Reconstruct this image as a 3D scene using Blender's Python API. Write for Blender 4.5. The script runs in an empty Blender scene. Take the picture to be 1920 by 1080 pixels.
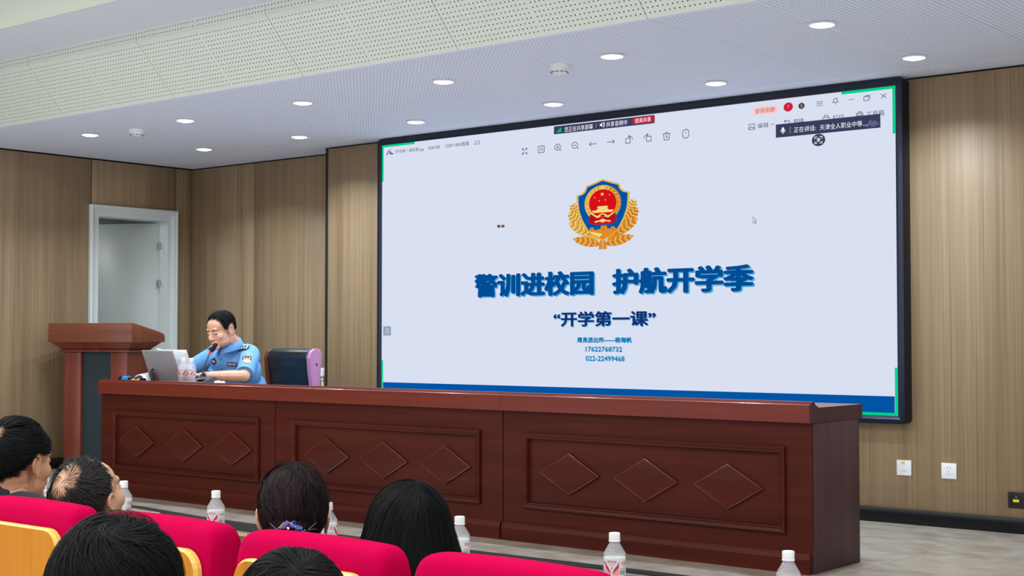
import bpy, bmesh, math, random
import numpy as np
from mathutils import Vector, Matrix, Euler
from mathutils.bvhtree import BVHTree

SC = bpy.context.scene
COL = SC.collection
PI = math.pi
R = math.radians

# ------------------------------------------------------------------ camera, world, exposure
cam = bpy.data.cameras.new('camera')
cam.sensor_width = 36.0
cam.lens = 2700.0 / 1920.0 * 36.0
cam.clip_start = 0.05
camo = bpy.data.objects.new('camera', cam)
COL.objects.link(camo)
camo.location = (0, 0, 1.0516)
camo.rotation_euler = (R(90 + 1.93), 0, R(39.29))
SC.camera = camo
SC.view_settings.view_transform = 'Standard'
SC.view_settings.look = 'None'
SC.view_settings.exposure = 0.0
SC.view_settings.gamma = 1.0
SC.view_settings.use_curve_mapping = False
W = bpy.data.worlds.new('world')
SC.world = W
W.use_nodes = True
W.node_tree.nodes['Background'].inputs[0].default_value = (0.93, 0.97, 1.0, 1)
W.node_tree.nodes['Background'].inputs[1].default_value = 1.08
SC.cycles.max_bounces = 10
SC.cycles.transparent_max_bounces = 12
SC.cycles.sample_clamp_indirect = 4.0
DOWNLIGHT_W = 12.0        # each recessed lamp
HALL_W = 56.0            # each hall ceiling lamp


def hall_lamp(x, y):
    l = bpy.data.lights.new('hall_light', 'AREA')
    l.shape = 'RECTANGLE'
    l.size = 1.2
    l.size_y = 0.6
    l.energy = HALL_W
    l.color = (1.0, 1.0, 0.985)
    o = bpy.data.objects.new('hall_light', l)
    COL.objects.link(o)
    o.location = (x, y, 3.17)


for hx in (-7.5, -4.5, -1.5):
    for hy in (-0.3, 2.4):
        hall_lamp(hx, hy)


# ------------------------------------------------------------------ helpers
def lin(c):
    r = []
    for v in c[:3]:
        v = v / 255.0
        r.append(v / 12.92 if v <= 0.04045 else ((v + 0.055) / 1.055) ** 2.4)
    return (r[0], r[1], r[2], 1.0)


class NT:
    def __init__(s, name):
        s.m = bpy.data.materials.new(name)
        s.m.use_nodes = True
        s.t = s.m.node_tree
        s.b = s.t.nodes['Principled BSDF']

    def n(s, kind, **kw):
        x = s.t.nodes.new(kind)
        for k, v in kw.items():
            setattr(x, k, v)
        return x

    def l(s, a, b):
        s.t.links.new(a, b)

    def math(s, op, a, b=None, c=None):
        x = s.n('ShaderNodeMath', operation=op)
        for i, v in enumerate((a, b, c)):
            if v is None:
                continue
            if isinstance(v, (int, float)):
                x.inputs[i].default_value = v
            else:
                s.l(v, x.inputs[i])
        return x.outputs[0]

    def mix(s, fac, a, b, mode='MIX'):
        x = s.n('ShaderNodeMix', data_type='RGBA', blend_type=mode)
        for i, v in ((0, fac), (6, a), (7, b)):
            if isinstance(v, (int, float)):
                x.inputs[i].default_value = v
            elif isinstance(v, tuple):
                x.inputs[i].default_value = v
            else:
                s.l(v, x.inputs[i])
        return x.outputs[2]


def mat(name, c, rough=0.5, spec=0.5, metal=0.0, coat=0.0, sheen=0.0, noise=0.0, nscale=8.0, bump=0.0, bscale=60.0):
    t = NT(name)
    b = t.b
    b.inputs['Base Color'].default_value = lin(c)
    b.inputs['Roughness'].default_value = rough
    b.inputs['Specular IOR Level'].default_value = spec
    b.inputs['Metallic'].default_value = metal
    b.inputs['Coat Weight'].default_value = coat
    b.inputs['Coat Roughness'].default_value = 0.15
    b.inputs['Sheen Weight'].default_value = sheen
    tc = t.n('ShaderNodeTexCoord')
    if noise:
        nz = t.n('ShaderNodeTexNoise')
        nz.inputs['Scale'].default_value = nscale
        nz.inputs['Detail'].default_value = 4
        t.l(tc.outputs['Object'], nz.inputs['Vector'])
        k = t.math('MULTIPLY_ADD', nz.outputs[0], 2 * noise, 1 - noise)
        h = t.n('ShaderNodeHueSaturation')
        h.inputs['Color'].default_value = lin(c)
        t.l(k, h.inputs['Value'])
        t.l(h.outputs[0], b.inputs['Base Color'])
    if bump:
        nz = t.n('ShaderNodeTexNoise')
        nz.inputs['Scale'].default_value = bscale
        nz.inputs['Detail'].default_value = 3
        t.l(tc.outputs['Object'], nz.inputs['Vector'])
        bp = t.n('ShaderNodeBump')
        bp.inputs['Strength'].default_value = bump
        bp.inputs['Distance'].default_value = 0.004
        t.l(nz.outputs[0], bp.inputs['Height'])
        t.l(bp.outputs[0], b.inputs['Normal'])
    return t.m


def emit(name, c, s=1.0):
    t = NT(name)
    t.b.inputs['Base Color'].default_value = (0, 0, 0, 1)
    t.b.inputs['Specular IOR Level'].default_value = 0.0
    t.b.inputs['Emission Color'].default_value = lin(c)
    t.b.inputs['Emission Strength'].default_value = s
    return t.m


def wood(name, c1, c2, axis='Z', fine=60.0, coarse=14.0, rough=0.45, coat=0.0, dark=0.0, spec=0.5):
    """straight-grained veneer, grain along one axis of object space"""
    t = NT(name)
    tc = t.n('ShaderNodeTexCoord')

    def grain(sc, along, det):
        mp = t.n('ShaderNodeMapping')
        s = [sc, sc, sc]
        s['XYZ'.index(axis)] = along
        mp.inputs['Scale'].default_value = s
        t.l(tc.outputs['Object'], mp.inputs['Vector'])
        nz = t.n('ShaderNodeTexNoise')
        nz.inputs['Scale'].default_value = 1.0
        nz.inputs['Detail'].default_value = det
        nz.inputs['Roughness'].default_value = 0.6
        t.l(mp.outputs[0], nz.inputs['Vector'])
        return nz.outputs[0]
    a = grain(coarse, 0.35, 3)
    f = grain(fine, 0.8, 3)
    m = t.math('ADD', t.math('MULTIPLY', a, 0.55), t.math('MULTIPLY', f, 0.45))
    rp = t.n('ShaderNodeMapRange')
    rp.inputs[1].default_value = 0.36
    rp.inputs[2].default_value = 0.64
    t.l(m, rp.inputs[0])
    col = t.mix(rp.outputs[0], lin(c1), lin(c2))
    if dark:
        g = grain(120.0, 0.35, 1)
        k = t.n('ShaderNodeMapRange')
        k.inputs[1].default_value = 0.61
        k.inputs[2].default_value = 0.71
        t.l(g, k.inputs[0])
        kk = t.math('MULTIPLY', k.outputs[0], dark)
        col = t.mix(kk, col, lin([v * 0.55 for v in c1]))
    t.l(col, t.b.inputs['Base Color'])
    t.b.inputs['Roughness'].default_value = rough
    t.b.inputs['Coat Weight'].default_value = coat
    t.b.inputs['Coat Roughness'].default_value = 0.12
    t.b.inputs['Specular IOR Level'].default_value = spec
    bp = t.n('ShaderNodeBump')
    bp.inputs['Strength'].default_value = 0.12
    bp.inputs['Distance'].default_value = 0.002
    t.l(f, bp.inputs['Height'])
    t.l(bp.outputs[0], t.b.inputs['Normal'])
    return t.m


def perforated(name, c, x0, y0, ny, pitch=0.0267, yscale=1.0, axis_y='Y', rad=0.0040, hole=(70, 72, 74)):
    """white board drilled with a regular grid of small holes; boards are 1.16 m wide"""
    t = NT(name)
    tc = t.n('ShaderNodeTexCoord')
    sp = t.n('ShaderNodeSeparateXYZ')
    t.l(tc.outputs['Object'], sp.inputs[0])
    X = t.math('SUBTRACT', sp.outputs['X'], x0)
    lx = t.math('MULTIPLY', t.math('FRACT', t.math('DIVIDE', X, 1.16)), 1.16)
    tx = t.math('DIVIDE', t.math('SUBTRACT', lx, 0.0193), pitch)
    Y = t.math('MULTIPLY', t.math('SUBTRACT', sp.outputs[axis_y], y0), yscale)
    ty = t.math('DIVIDE', Y, pitch)

    def cell(v, hi):
        r = t.math('ABSOLUTE', t.math('SUBTRACT', v, t.math('ROUND', v)))
        ok = t.math('MULTIPLY', t.math('GREATER_THAN', v, -0.5), t.math('LESS_THAN', v, hi + 0.5))
        return r, ok
    rx, okx = cell(tx, 42)
    ry, oky = cell(ty, ny)
    d = t.math('SQRT', t.math('ADD', t.math('POWER', rx, 2), t.math('POWER', ry, 2)))
    inside = t.math('LESS_THAN', d, rad / pitch)
    h = t.math('MULTIPLY', inside, t.math('MULTIPLY', okx, oky))
    col = t.mix(h, lin(c), lin(hole))
    t.l(col, t.b.inputs['Base Color'])
    t.b.inputs['Roughness'].default_value = 0.75
    t.b.inputs['Specular IOR Level'].default_value = 0.25
    return t.m


class MB:
    """collects shapes and links them as ONE mesh object"""

    def __init__(s):
        s.v = []
        s.f = []
        s.mi = []
        s.cur = 0

    def add(s, vs, fs):
        b = len(s.v)
        s.v += [tuple(map(float, p)) for p in vs]
        for f in fs:
            s.f.append([b + i for i in f])
            s.mi.append(s.cur)
        return s

    def box(s, x0, x1, y0, y1, z0, z1):
        return s.hexa([(x0, y0, z0), (x1, y0, z0), (x1, y1, z0), (x0, y1, z0), (x0, y0, z1), (x1, y0, z1), (x1, y1, z1), (x0, y1, z1)])

    def hexa(s, p):
        return s.add(p, [(0, 3, 2, 1), (4, 5, 6, 7), (0, 1, 5, 4), (1, 2, 6, 5), (2, 3, 7, 6), (3, 0, 4, 7)])

    def prism(s, pts, fn, a, b):
        """outline pts (2d) swept between a and b; fn(u, v, w) gives the point"""
        n = len(pts)
        vs = [fn(u, v, a) for u, v in pts] + [fn(u, v, b) for u, v in pts]
        fs = [tuple(range(n))[::-1], tuple(range(n, 2 * n))]
        fs += [(i, (i + 1) % n, n + (i + 1) % n, n + i) for i in range(n)]
        return s.add(vs, fs)

    def lathe(s, prof, c=(0, 0, 0), n=24, axis=None, a0=0.0, a1=2 * PI):
        """prof [(r, z)], revolved; axis a unit vector (default Z)"""
        c = Vector(c)
        q = Vector((0, 0, 1)).rotation_difference(Vector(axis)) if axis is not None else None
        full = abs(a1 - a0 - 2 * PI) < 1e-6
        m = n if full else n + 1
        vs = []
        for r, z in prof:
            for i in range(m):
                a = a0 + (a1 - a0) * i / n
                p = Vector((r * math.cos(a), r * math.sin(a), z))
                if q:
                    p = q @ p
                vs.append(c + p)
        fs = []
        for k in range(len(prof) - 1):
            for i in range(n):
                j = (i + 1) % m if full else i + 1
                fs.append((k * m + i, k * m + j, (k + 1) * m + j, (k + 1) * m + i))
        if full:
            if prof[0][0] > 1e-6:
                fs.append(tuple(range(m))[::-1])
            if prof[-1][0] > 1e-6:
                fs.append(tuple(range((len(prof) - 1) * m, len(prof) * m)))
        return s.add(vs, fs)

    def tube(s, pts, rs, n=10, caps=True):
        pts = [Vector(p) for p in pts]
        if isinstance(rs, (int, float)):
            rs = [rs] * len(pts)
        vs = []
        up = None
        for i, p in enumerate(pts):
            d = (pts[min(i + 1, len(pts) - 1)] - pts[max(i - 1, 0)]).normalized()
            if up is None:
                up = Vector((0, 0, 1)) if abs(d.z) < 0.9 else Vector((1, 0, 0))
            a = d.cross(up).normalized()
            up = a.cross(d).normalized()
            for k in range(n):
                t = 2 * PI * k / n
                vs.append(p + (a * math.cos(t) + up * math.sin(t)) * rs[i])
        fs = []
        for i in range(len(pts) - 1):
            for k in range(n):
                fs.append((i * n + k, i * n + (k + 1) % n, (i + 1) * n + (k + 1) % n, (i + 1) * n + k))
        if caps:
            fs.append(tuple(range(n))[::-1])
            fs.append(tuple(range((len(pts) - 1) * n, len(pts) * n)))
        return s.add(vs, fs)

    def ball(s, c, r, n=10, m=8, rot=None):
        r = (r, r, r) if isinstance(r, (int, float)) else r
        vs = []
        for j in range(m + 1):
            th = PI * j / m
            for i in range(n):
                a = 2 * PI * i / n
                p = Vector((r[0] * math.sin(th) * math.cos(a), r[1] * math.sin(th) * math.sin(a), r[2] * math.cos(th)))
                if rot is not None:
                    p = rot @ p
                vs.append(Vector(c) + p)
        fs = []
        for j in range(m):
            for i in range(n):
                fs.append((j * n + i, (j + 1) * n + i, (j + 1) * n + (i + 1) % n, j * n + (i + 1) % n))
        return s.add(vs, fs)

    def build(s, name, mats, parent=None, loc=None, bevel=0.0, seg=2, smooth=False, angle=35, bevel_mat=-1):
        me = bpy.data.meshes.new(name)
        me.from_pydata(s.v, [], s.f)
        mats = mats if isinstance(mats, (list, tuple)) else [mats]
        for m in mats:
            me.materials.append(m)
        if len(mats) > 1 and bevel_mat < 0:
            me.polygons.foreach_set('material_index', s.mi)
        bm = bmesh.new()
        bm.from_mesh(me)
        bmesh.ops.remove_doubles(bm, verts=bm.verts, dist=1e-6)
        bmesh.ops.dissolve_degenerate(bm, edges=bm.edges, dist=1e-7)
        bmesh.ops.recalc_face_normals(bm, faces=bm.faces)
        if bevel:
            es = [e for e in bm.edges if len(e.link_faces) == 2 and e.calc_face_angle(0) > R(25)]
            bmesh.ops.bevel(bm, geom=es, offset=bevel, segments=seg, affect='EDGES', profile=0.6, clamp_overlap=True, material=bevel_mat)
        bm.to_mesh(me)
        bm.free()
        if smooth or bevel:
            me.polygons.foreach_set('use_smooth', [True] * len(me.polygons))
            me.set_sharp_from_angle(angle=R(angle if not bevel else 50))
        o = bpy.data.objects.new(name, me)
        COL.objects.link(o)
        if parent is not None:
            o.parent = parent
        if loc is not None:
            o.location = loc
        return o


def thing(name, label, cat, loc=(0, 0, 0), rz=0.0, group=None):
    o = bpy.data.objects.new(name, None)
    COL.objects.link(o)
    o.location = loc
    o.rotation_euler = (0, 0, rz)
    o.empty_display_size = 0.1
    o['label'] = label
    o['category'] = cat
    if group:
        o['group'] = group
    return o


def tag(o, label, cat, group=None):
    o['label'] = label
    o['category'] = cat
    if group:
        o['group'] = group
    return o


def struct(o):
    o['kind'] = 'structure'
    return o


def copy_tree(o, parent=None):
    c = o.copy()
    COL.objects.link(c)
    if parent is not None:
        c.parent = parent
    for ch in list(o.children):
        copy_tree(ch, c)
    return c


# ------------------------------------------------------------------ text as thin flat print
_txt = {}


def text_polys(s):
    if s in _txt:
        return _txt[s]
    cu = bpy.data.curves.new('print', 'FONT')
    cu.body = s
    cu.resolution_u = 2
    ob = bpy.data.objects.new('print', cu)
    COL.objects.link(ob)
    dg = bpy.context.evaluated_depsgraph_get()
    me = bpy.data.meshes.new_from_object(ob.evaluated_get(dg))
    vs = np.array([v.co[:2] for v in me.vertices])
    fs = [tuple(p.vertices) for p in me.polygons]
    bpy.data.objects.remove(ob)
    bpy.data.curves.remove(cu)
    bpy.data.meshes.remove(me)
    lo, hi = vs.min(0), vs.max(0)
    vs = (vs - lo) / (hi - lo)
    _txt[s] = (vs, fs)
    return vs, fs


def add_text(mb, s, u0, u1, v0, v1, fn, bold=0.0, layer=0.0):
    """print s into the box u0..u1 (across), v0..v1 (down); fn(u, v, lift) gives the point"""
    vs, fs = text_polys(s)
    offs = [(0, 0)]
    bu, bv_ = bold if isinstance(bold, tuple) else (bold, bold)
    if bu:
        offs = [(bu * math.cos(a), bv_ * math.sin(a)) for a in np.linspace(0, 2 * PI, 17)[:-1]] + [(bu * 0.5, 0), (-bu * 0.5, 0), (0, 0)]
    for k, (du, dv) in enumerate(offs):
        P = [fn(u0 + bu + (u1 - u0 - 2 * bu) * x + du, v1 - bv_ - (v1 - v0 - 2 * bv_) * y + dv, layer + 1e-5 * k) for x, y in vs]
        mb.add(P, fs)

# ------------------------------------------------------------------ materials
M_wall = wood('wall_veneer', (138, 113, 84), (162, 138, 106), 'Z', 70, 12, 0.5, dark=0.38)
M_gap = mat('shadow_gap', (22, 18, 15), 0.8)
M_desk = wood('desk_veneer', (60, 17, 10), (82, 28, 17), 'X', 30, 7, 0.45, coat=0.0, spec=0.16)
M_rail = wood('desk_rail_veneer', (92, 30, 19), (118, 43, 29), 'X', 26, 6, 0.36, coat=0.12, spec=0.3)
M_deskv = wood('desk_veneer_sheen', (70, 46, 50), (84, 58, 62), 'Z', 30, 7, 0.5, spec=0.2)  # purple-grey sheen on the desk end is put into the veneer colour
M_dia = wood('desk_edge_highlight', (92, 33, 21), (120, 48, 34), 'X', 30, 7, 0.22, coat=1.0, spec=0.6)  # lighter, glossier copy of the veneer paints highlights on the diamond edges
M_black = mat('black_gloss', (12, 14, 17), 0.35, spec=0.3)
M_white = mat('white_paint', (214, 222, 222), 0.45)
M_board = perforated('stage_board', (226, 236, 255), -10.09, 5.535, 70)  # bluish light on the stage ceiling is put into the board colour
M_slope = perforated('slope_board', (214, 220, 210), -10.09, 5.232, 13, yscale=1.47, hole=(60, 62, 60))
M_strip = perforated('strip_board', (220, 225, 216), -10.09, 2.836, 1, axis_y='Z', hole=(60, 62, 60))
M_plain = mat('ceiling_paint', (218, 222, 232), 0.8, spec=0.2)
M_plainw = mat('ceiling_paint_warm', (214, 217, 207), 0.8, spec=0.2)
M_chrome = mat('steel', (190, 195, 200), 0.25, metal=1.0)
M_plastic = mat('white_plastic', (232, 234, 234), 0.35)
M_frame = mat('screen_frame', (12, 18, 28), 0.35, spec=0.35)


def tile_mat():
    t = NT('stone_tile')
    tc = t.n('ShaderNodeTexCoord')
    mp = t.n('ShaderNodeMapping')
    mp.inputs['Scale'].default_value = (1.3, 1.7, 1.3)
    mp.inputs['Rotation'].default_value = (0, 0, 0.35)
    t.l(tc.outputs['Object'], mp.inputs['Vector'])
    nz = t.n('ShaderNodeTexNoise')
    nz.inputs['Scale'].default_value = 2.2
    nz.inputs['Detail'].default_value = 7
    nz.inputs['Roughness'].default_value = 0.62
    nz.inputs['Distortion'].default_value = 1.6
    t.l(mp.outputs[0], nz.inputs['Vector'])
    rp = t.n('ShaderNodeMapRange')
    rp.inputs[1].default_value = 0.3
    rp.inputs[2].default_value = 0.7
    t.l(nz.outputs[0], rp.inputs[0])
    c = t.mix(rp.outputs[0], lin((136, 126, 112)), lin((180, 171, 158)))
    t.l(c, t.b.inputs['Base Color'])
    t.b.inputs['Roughness'].default_value = 0.28
    return t.m


M_tile = tile_mat()
M_grout = mat('grout', (126, 120, 112), 0.8)

# ------------------------------------------------------------------ the setting
XL, XR, YB = -10.11, 1.2, 7.95
HF = -0.47            # hall floor, the stage floor is z = 0
ZC = 2.513            # stage ceiling

# stage floor: slab with single tiles, joints recessed
fl = MB().box(XL, XR, 5.46, YB, -0.46, -0.006)
fl.hexa([(-6.6, 5.33, -0.46), (XR, 5.33, -0.46), (XR, 5.46, -0.46), (-6.6, 5.46, -0.46),
         (-6.6, 5.33, -0.006), (XR, 5.33, -0.006), (XR, 5.46, -0.006), (-6.6, 5.46, -0.006)])
floor = struct(fl.build('floor', M_grout))
tw = 0.8
tx = XL
ys = [5.36, 6.16, 6.96, 7.76, YB]
i = 0
while tx < XR - 0.01:
    x1 = min(tx + tw, XR)
    for k in range(4):
        MB().box(tx + 0.001, x1 - 0.001, ys[k] + 0.001, ys[k + 1] - 0.001, -0.02, 0.0).build('floor_tile', M_tile, floor)
    tx += tw
hall_floor = struct(MB().box(XL, XR, -4.0, 5.33, HF - 0.1, HF).build('floor', mat('hall_floor', (226, 229, 232), 0.5, noise=0.03)))

# black edge strip and wood riser of the stage
edge = [(XL, 5.47), (-7.4, 5.40), (-6.75, 5.315), (-6.1, 5.285), (-5.6, 5.295), (-4.6, 5.315), (-3.7, 5.345), (XR, 5.345)]
k = 0
for (xa, ya), (xb, yb) in zip(edge[:-1], edge[1:]):
    k += 1
mb = MB()
out = [(x, y) for x, y in edge] + [(x, y + 0.07) for x, y in edge[::-1]]
mb.prism(out, lambda u, v, w: (u, v, w), -0.034, 0.003)
struct(mb.build('trim_1', mat('edge_strip', (24, 28, 34), 0.5, noise=0.2, nscale=20)))
M_riser = wood('riser_veneer', (176, 146, 108), (200, 172, 132), 'Z', 60, 9, 0.5)
riser = struct(MB().prism([(x, y + 0.03) for x, y in edge] + [(x, y + 0.05) for x, y in edge[::-1]],
                          lambda u, v, w: (u, v, w), HF, -0.034).build('trim_2', M_gap))
cuts = [-10.1, -8.35, -7.05, -5.75, -4.55, -3.3, -2.0, -0.7, 1.2]


def edge_y(x):
    return float(np.interp(x, [p[0] for p in edge], [p[1] for p in edge]))


for xa, xb in zip(cuts[:-1], cuts[1:]):
    xs = [xa + 0.002] + [p[0] for p in edge if xa < p[0] < xb] + [xb - 0.002]
    pts = [(x, edge_y(x) + 0.012) for x in xs] + [(x, edge_y(x) + 0.03) for x in xs[::-1]]
    MB().prism(pts, lambda u, v, w: (u, v, w), HF + 0.002, -0.036).build('riser_panel', M_riser, riser)

# back wall: recess on the left, projecting screen wall on the right
wb = MB().box(XL - 0.1, -8.127, YB, YB + 0.12, -0.01, ZC + 0.05)
wb.box(-8.127 + 0.012, XR, 7.697, YB + 0.12, -0.01, ZC + 0.05)
wall_back = struct(wb.build('wall_back', M_gap))
for xa, xb in ((XL, -9.275), (-9.275, -8.127)):
    MB().box(xa + 0.004, xb - 0.004, YB - 0.014, YB, 0.0, ZC - 0.012).build('wall_panel', M_wall, wall_back, bevel=0.0015, seg=1)
for xa, xb in ((-8.127, -6.75), (-6.75, -5.375), (-5.375, -4.0), (-4.0, -2.62), (-2.62, -1.25), (-1.25, XR)):
    MB().box(xa + 0.002, xb - 0.002, 7.685, 7.697, 0.0, ZC - 0.012).build('wall_panel', M_wall, wall_back, bevel=0.0015, seg=1)
MB().box(-8.124, -8.112, 7.7, YB - 0.02, 0.0, ZC - 0.012).build('wall_return', M_wall, wall_back)
struct(MB().box(-8.150, -8.1245, 7.682, 7.70, 0.0, ZC - 0.004).build('trim_3', mat('black_corner_trim', (20, 18, 16), 0.6)))

# door wall with the door opening
DY0, DY1, DZ = 6.97, 7.69, 2.06
wl = MB().box(XL - 0.16, XL - 0.012, -0.4, DY0, HF, 3.4)
wl.box(XL - 0.16, XL - 0.012, DY1, YB + 0.12, -0.2, 3.4)
wl.box(XL - 0.16, XL - 0.012, DY0, DY1, DZ, 3.4)
wall_left = struct(wl.build('wall_left', M_gap))
for ya, yb, za, zb in ((-0.4, 0.8, HF, 3.2), (0.8, 2.0, HF, 3.2),
                       (2.0, 3.2, HF, 3.2), (3.2, 4.4, HF, 3.2), (4.4, 5.6, 0, 2.9), (5.6, 6.92, 0, ZC - 0.012), (6.92, 7.77, DZ + 0.03, ZC - 0.012),
                       (7.77, YB, 0, ZC - 0.012)):
    MB().box(XL - 0.012, XL, ya + 0.004, yb - 0.004, za, zb).build('wall_panel', M_wall, wall_left, bevel=0.0015, seg=1)

# skirting
struct(MB().box(-8.127, XR, 7.673, 7.685, 0.0, 0.083).build('baseboard_back', M_black, bevel=0.002, seg=1))
struct(MB().box(XL + 0.012, -8.15, YB - 0.026, YB - 0.014, 0.0, 0.083).build('baseboard_recess', M_black, bevel=0.002, seg=1))
struct(MB().box(XL, XL + 0.012, 5.48, 6.895, 0.0, 0.085).build('baseboard_left', M_black, bevel=0.002, seg=1))

# door: moulded white frame, leaf standing open into the room behind
door = struct(thing('door_1', 'x', 'x'))
del door['label'], door['category']
fr = MB()
yo0, yo1, zo = 6.898, 7.775, 2.132


def frame_side(pro):
    """casing profile (across, out) swept round the opening as a mitred U"""
    loops = []
    for (d, p) in pro:
        loops.append([(XL + p, yo0 + d, 0.0), (XL + p, yo0 + d, zo - d), (XL + p, yo1 - d, zo - d), (XL + p, yo1 - d, 0.0)])
    for a, b in zip(loops[:-1], loops[1:]):
        for k in range(3):
            fr.add([a[k], a[k + 1], b[k + 1], b[k]], [(0, 1, 2, 3)])


frame_side([(0.0, -0.01), (0.0, 0.030), (0.006, 0.034), (0.016, 0.034), (0.020, 0.028), (0.034, 0.024), (0.046, 0.016), (0.050, 0.010),
            (0.058, 0.010), (0.062, 0.004), (0.0905, 0.004), (0.0905, -0.17)])
fr.build('door_frame', M_white, door, smooth=True, angle=30)
ang = R(64)
hx, hy = XL - 0.105, DY1 - 0.010
lf = MB().box(-0.04, 0.0, -0.70, -0.012, 0.01, 2.03)
leaf = lf.build('door_leaf', mat('door_paint', (196, 204, 200), 0.4), door, bevel=0.003, seg=1)
leaf.location = (hx, hy, 0)
leaf.rotation_euler = (0, 0, -ang)
for z in (0.25, 1.48, 1.80):
    h = MB().lathe([(0.009, -0.06), (0.009, 0.06)], (hx + 0.012, hy + 0.008, z), 12)
    h.box(hx - 0.02, hx + 0.014, hy + 0.018, hy + 0.023, z - 0.06, z - 0.002)
    h.box(hx + 0.004, hx + 0.02, hy - 0.03, hy + 0.004, z + 0.002, z + 0.06)
    h.build('hinge', M_chrome, door, smooth=True)
# the room behind the door
M_back = mat('back_room_paint', (170, 186, 184), 0.7)
bl_ = bpy.data.lights.new('door_leaf_fill', 'AREA')
bl_.size = 0.5
bl_.energy = 13.0  # unseen fill lamp, added to brighten the open door leaf
bo_ = bpy.data.objects.new('door_leaf_fill', bl_)
COL.objects.link(bo_)
bo_.location = (-11.3, 6.3, 2.38)
rb = MB().box(-12.6, -12.5, 5.8, 9.0, 0, 2.5).box(-12.6, XL - 0.16, 8.9, 9.0, 0, 2.5).box(-12.6, XL - 0.16, 5.8, 5.9, 0, 2.5)
rb.box(-12.6, XL - 0.16, 5.8, 9.0, 2.42, 2.5)
struct(rb.build('wall_back_room', M_back))
struct(MB().box(-12.6, XL, 5.8, 9.0, -0.1, 0.0).build('floor_back_room', M_grout))

# ------------------------------------------------------------------ ceiling: stage boards, sloped boards, strip boards
cl = MB().box(XL - 0.1, XR, 5.5, YB + 0.1, ZC + 0.013, ZC + 0.06)
cl.prism([(5.5, ZC + 0.014), (5.215, 2.82), (5.215, 2.95), (5.5, 2.95)], lambda u, v, w: (w, u, v), XL, XR)
ceiling = struct(cl.build('ceiling', M_gap))
joints = [-10.11, -9.49, -8.325, -7.165, -6.005, -4.845, -3.685, -2.525, -1.365, -0.205, XR]
g = 0.0018
for xa, xb in zip(joints[:-1], joints[1:]):
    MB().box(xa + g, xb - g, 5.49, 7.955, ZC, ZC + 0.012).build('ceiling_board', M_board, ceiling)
    # sloped board, 12 mm thick
    p = [(5.488, ZC), (5.205, 2.818), (5.214, 2.826), (5.499, ZC + 0.010)]
    MB().prism(p, lambda u, v, w: (w, u, v), xa + g, xb - g).build('sloped_board', M_slope, ceiling)
    MB().box(xa + g, xb - g, 5.203, 5.215, 2.819, 2.878).build('strip_board', M_strip, ceiling)
sf = MB().box(XL, XR, 4.66, 5.216, 2.878, 2.93)
sf.build('soffit', M_plain, ceiling)
MB().box(XL, XR, 4.645, 4.66, 2.874, 3.26).build('upstand', M_plainw, ceiling)
struct(MB().box(XL - 0.16, XR, -0.8, 4.66, 3.2, 3.26).build('ceiling', M_plainw))

# recessed lamps
M_lampon = emit('lamp_glow', (250, 250, 255), 9.0)
dl0 = None
n = 0
cols = ['leftmost', 'second from the door side', 'third from the door side', 'fourth from the door side', 'fifth from the door side', 'last, towards the far right end']
for row, yy in (('front', 6.09), ('rear', 7.12)):
    for c, xx in enumerate((-8.92, -7.83, -6.67, -5.49, -4.31, -3.11)):
        lab = 'round recessed lamp in the %s row of stage ceiling, %s' % (
            'front' if row == 'front' else 'wall-side',
            ('nearest the door wall', 'second from the door wall', 'third from the door wall', 'fourth from the door wall',
             'fifth from the door wall', 'sixth from the door wall')[c])
        if dl0 is None:
            dl0 = thing('recessed_lamp', lab, 'ceiling lamp', (xx, yy, ZC), group='recessed lamps in the stage ceiling')
            MB().lathe([(0.054, -0.001), (0.064, -0.001), (0.067, -0.003), (0.066, -0.006), (0.060, -0.010), (0.056, -0.009), (0.054, -0.004)], n=32).build('trim_ring', M_plastic, dl0, smooth=True)
            MB().lathe([(0.0, -0.015), (0.036, -0.0145), (0.0562, -0.0085)], n=32).build('lens', M_lampon, dl0, smooth=True)
        else:
            o = copy_tree(dl0)
            o.location = (xx, yy, ZC)
            o['label'] = lab
        li = bpy.data.lights.new('lamp_beam', 'AREA')
        li.shape = 'DISK'
        li.size = 0.11
        li.spread = R(134)
        li.energy = DOWNLIGHT_W
        li.color = (0.78, 0.89, 1.0)
        lo = bpy.data.objects.new('lamp_beam', li)
        COL.objects.link(lo)
        lo.location = (xx, yy, ZC - 0.03)

# smoke detectors
sd = thing('smoke_detector', 'white smoke detector on the ceiling above the top edge of the big screen', 'smoke detector', (-4.685, 6.13, ZC), group='smoke detectors')
MB().lathe([(0.056, 0), (0.056, -0.018), (0.054, -0.026), (0.0, -0.026)], n=28).build('base', M_plastic, sd, smooth=True)
MB().lathe([(0.050, -0.026), (0.048, -0.036), (0.034, -0.050), (0.0, -0.052)], n=28).build('chamber', M_plastic, sd, smooth=True)
sl = MB()
for k in range(10):
    a = 2 * PI * k / 10
    c, s_ = math.cos(a), math.sin(a)
    sl.hexa([(c * r + dx * -s_, s_ * r + dx * c, z) for z in (-0.039, -0.043) for r, dx in ((0.044, -0.009), (0.049, -0.009), (0.049, 0.009), (0.044, 0.009))])
sl.build('vent_slots', mat('detector_slot', (120, 112, 106), 0.6), sd)
s2 = copy_tree(sd)
s2.location = (-8.466, 6.164, ZC)
s2['label'] = 'white smoke detector on the ceiling above the open door'

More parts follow.
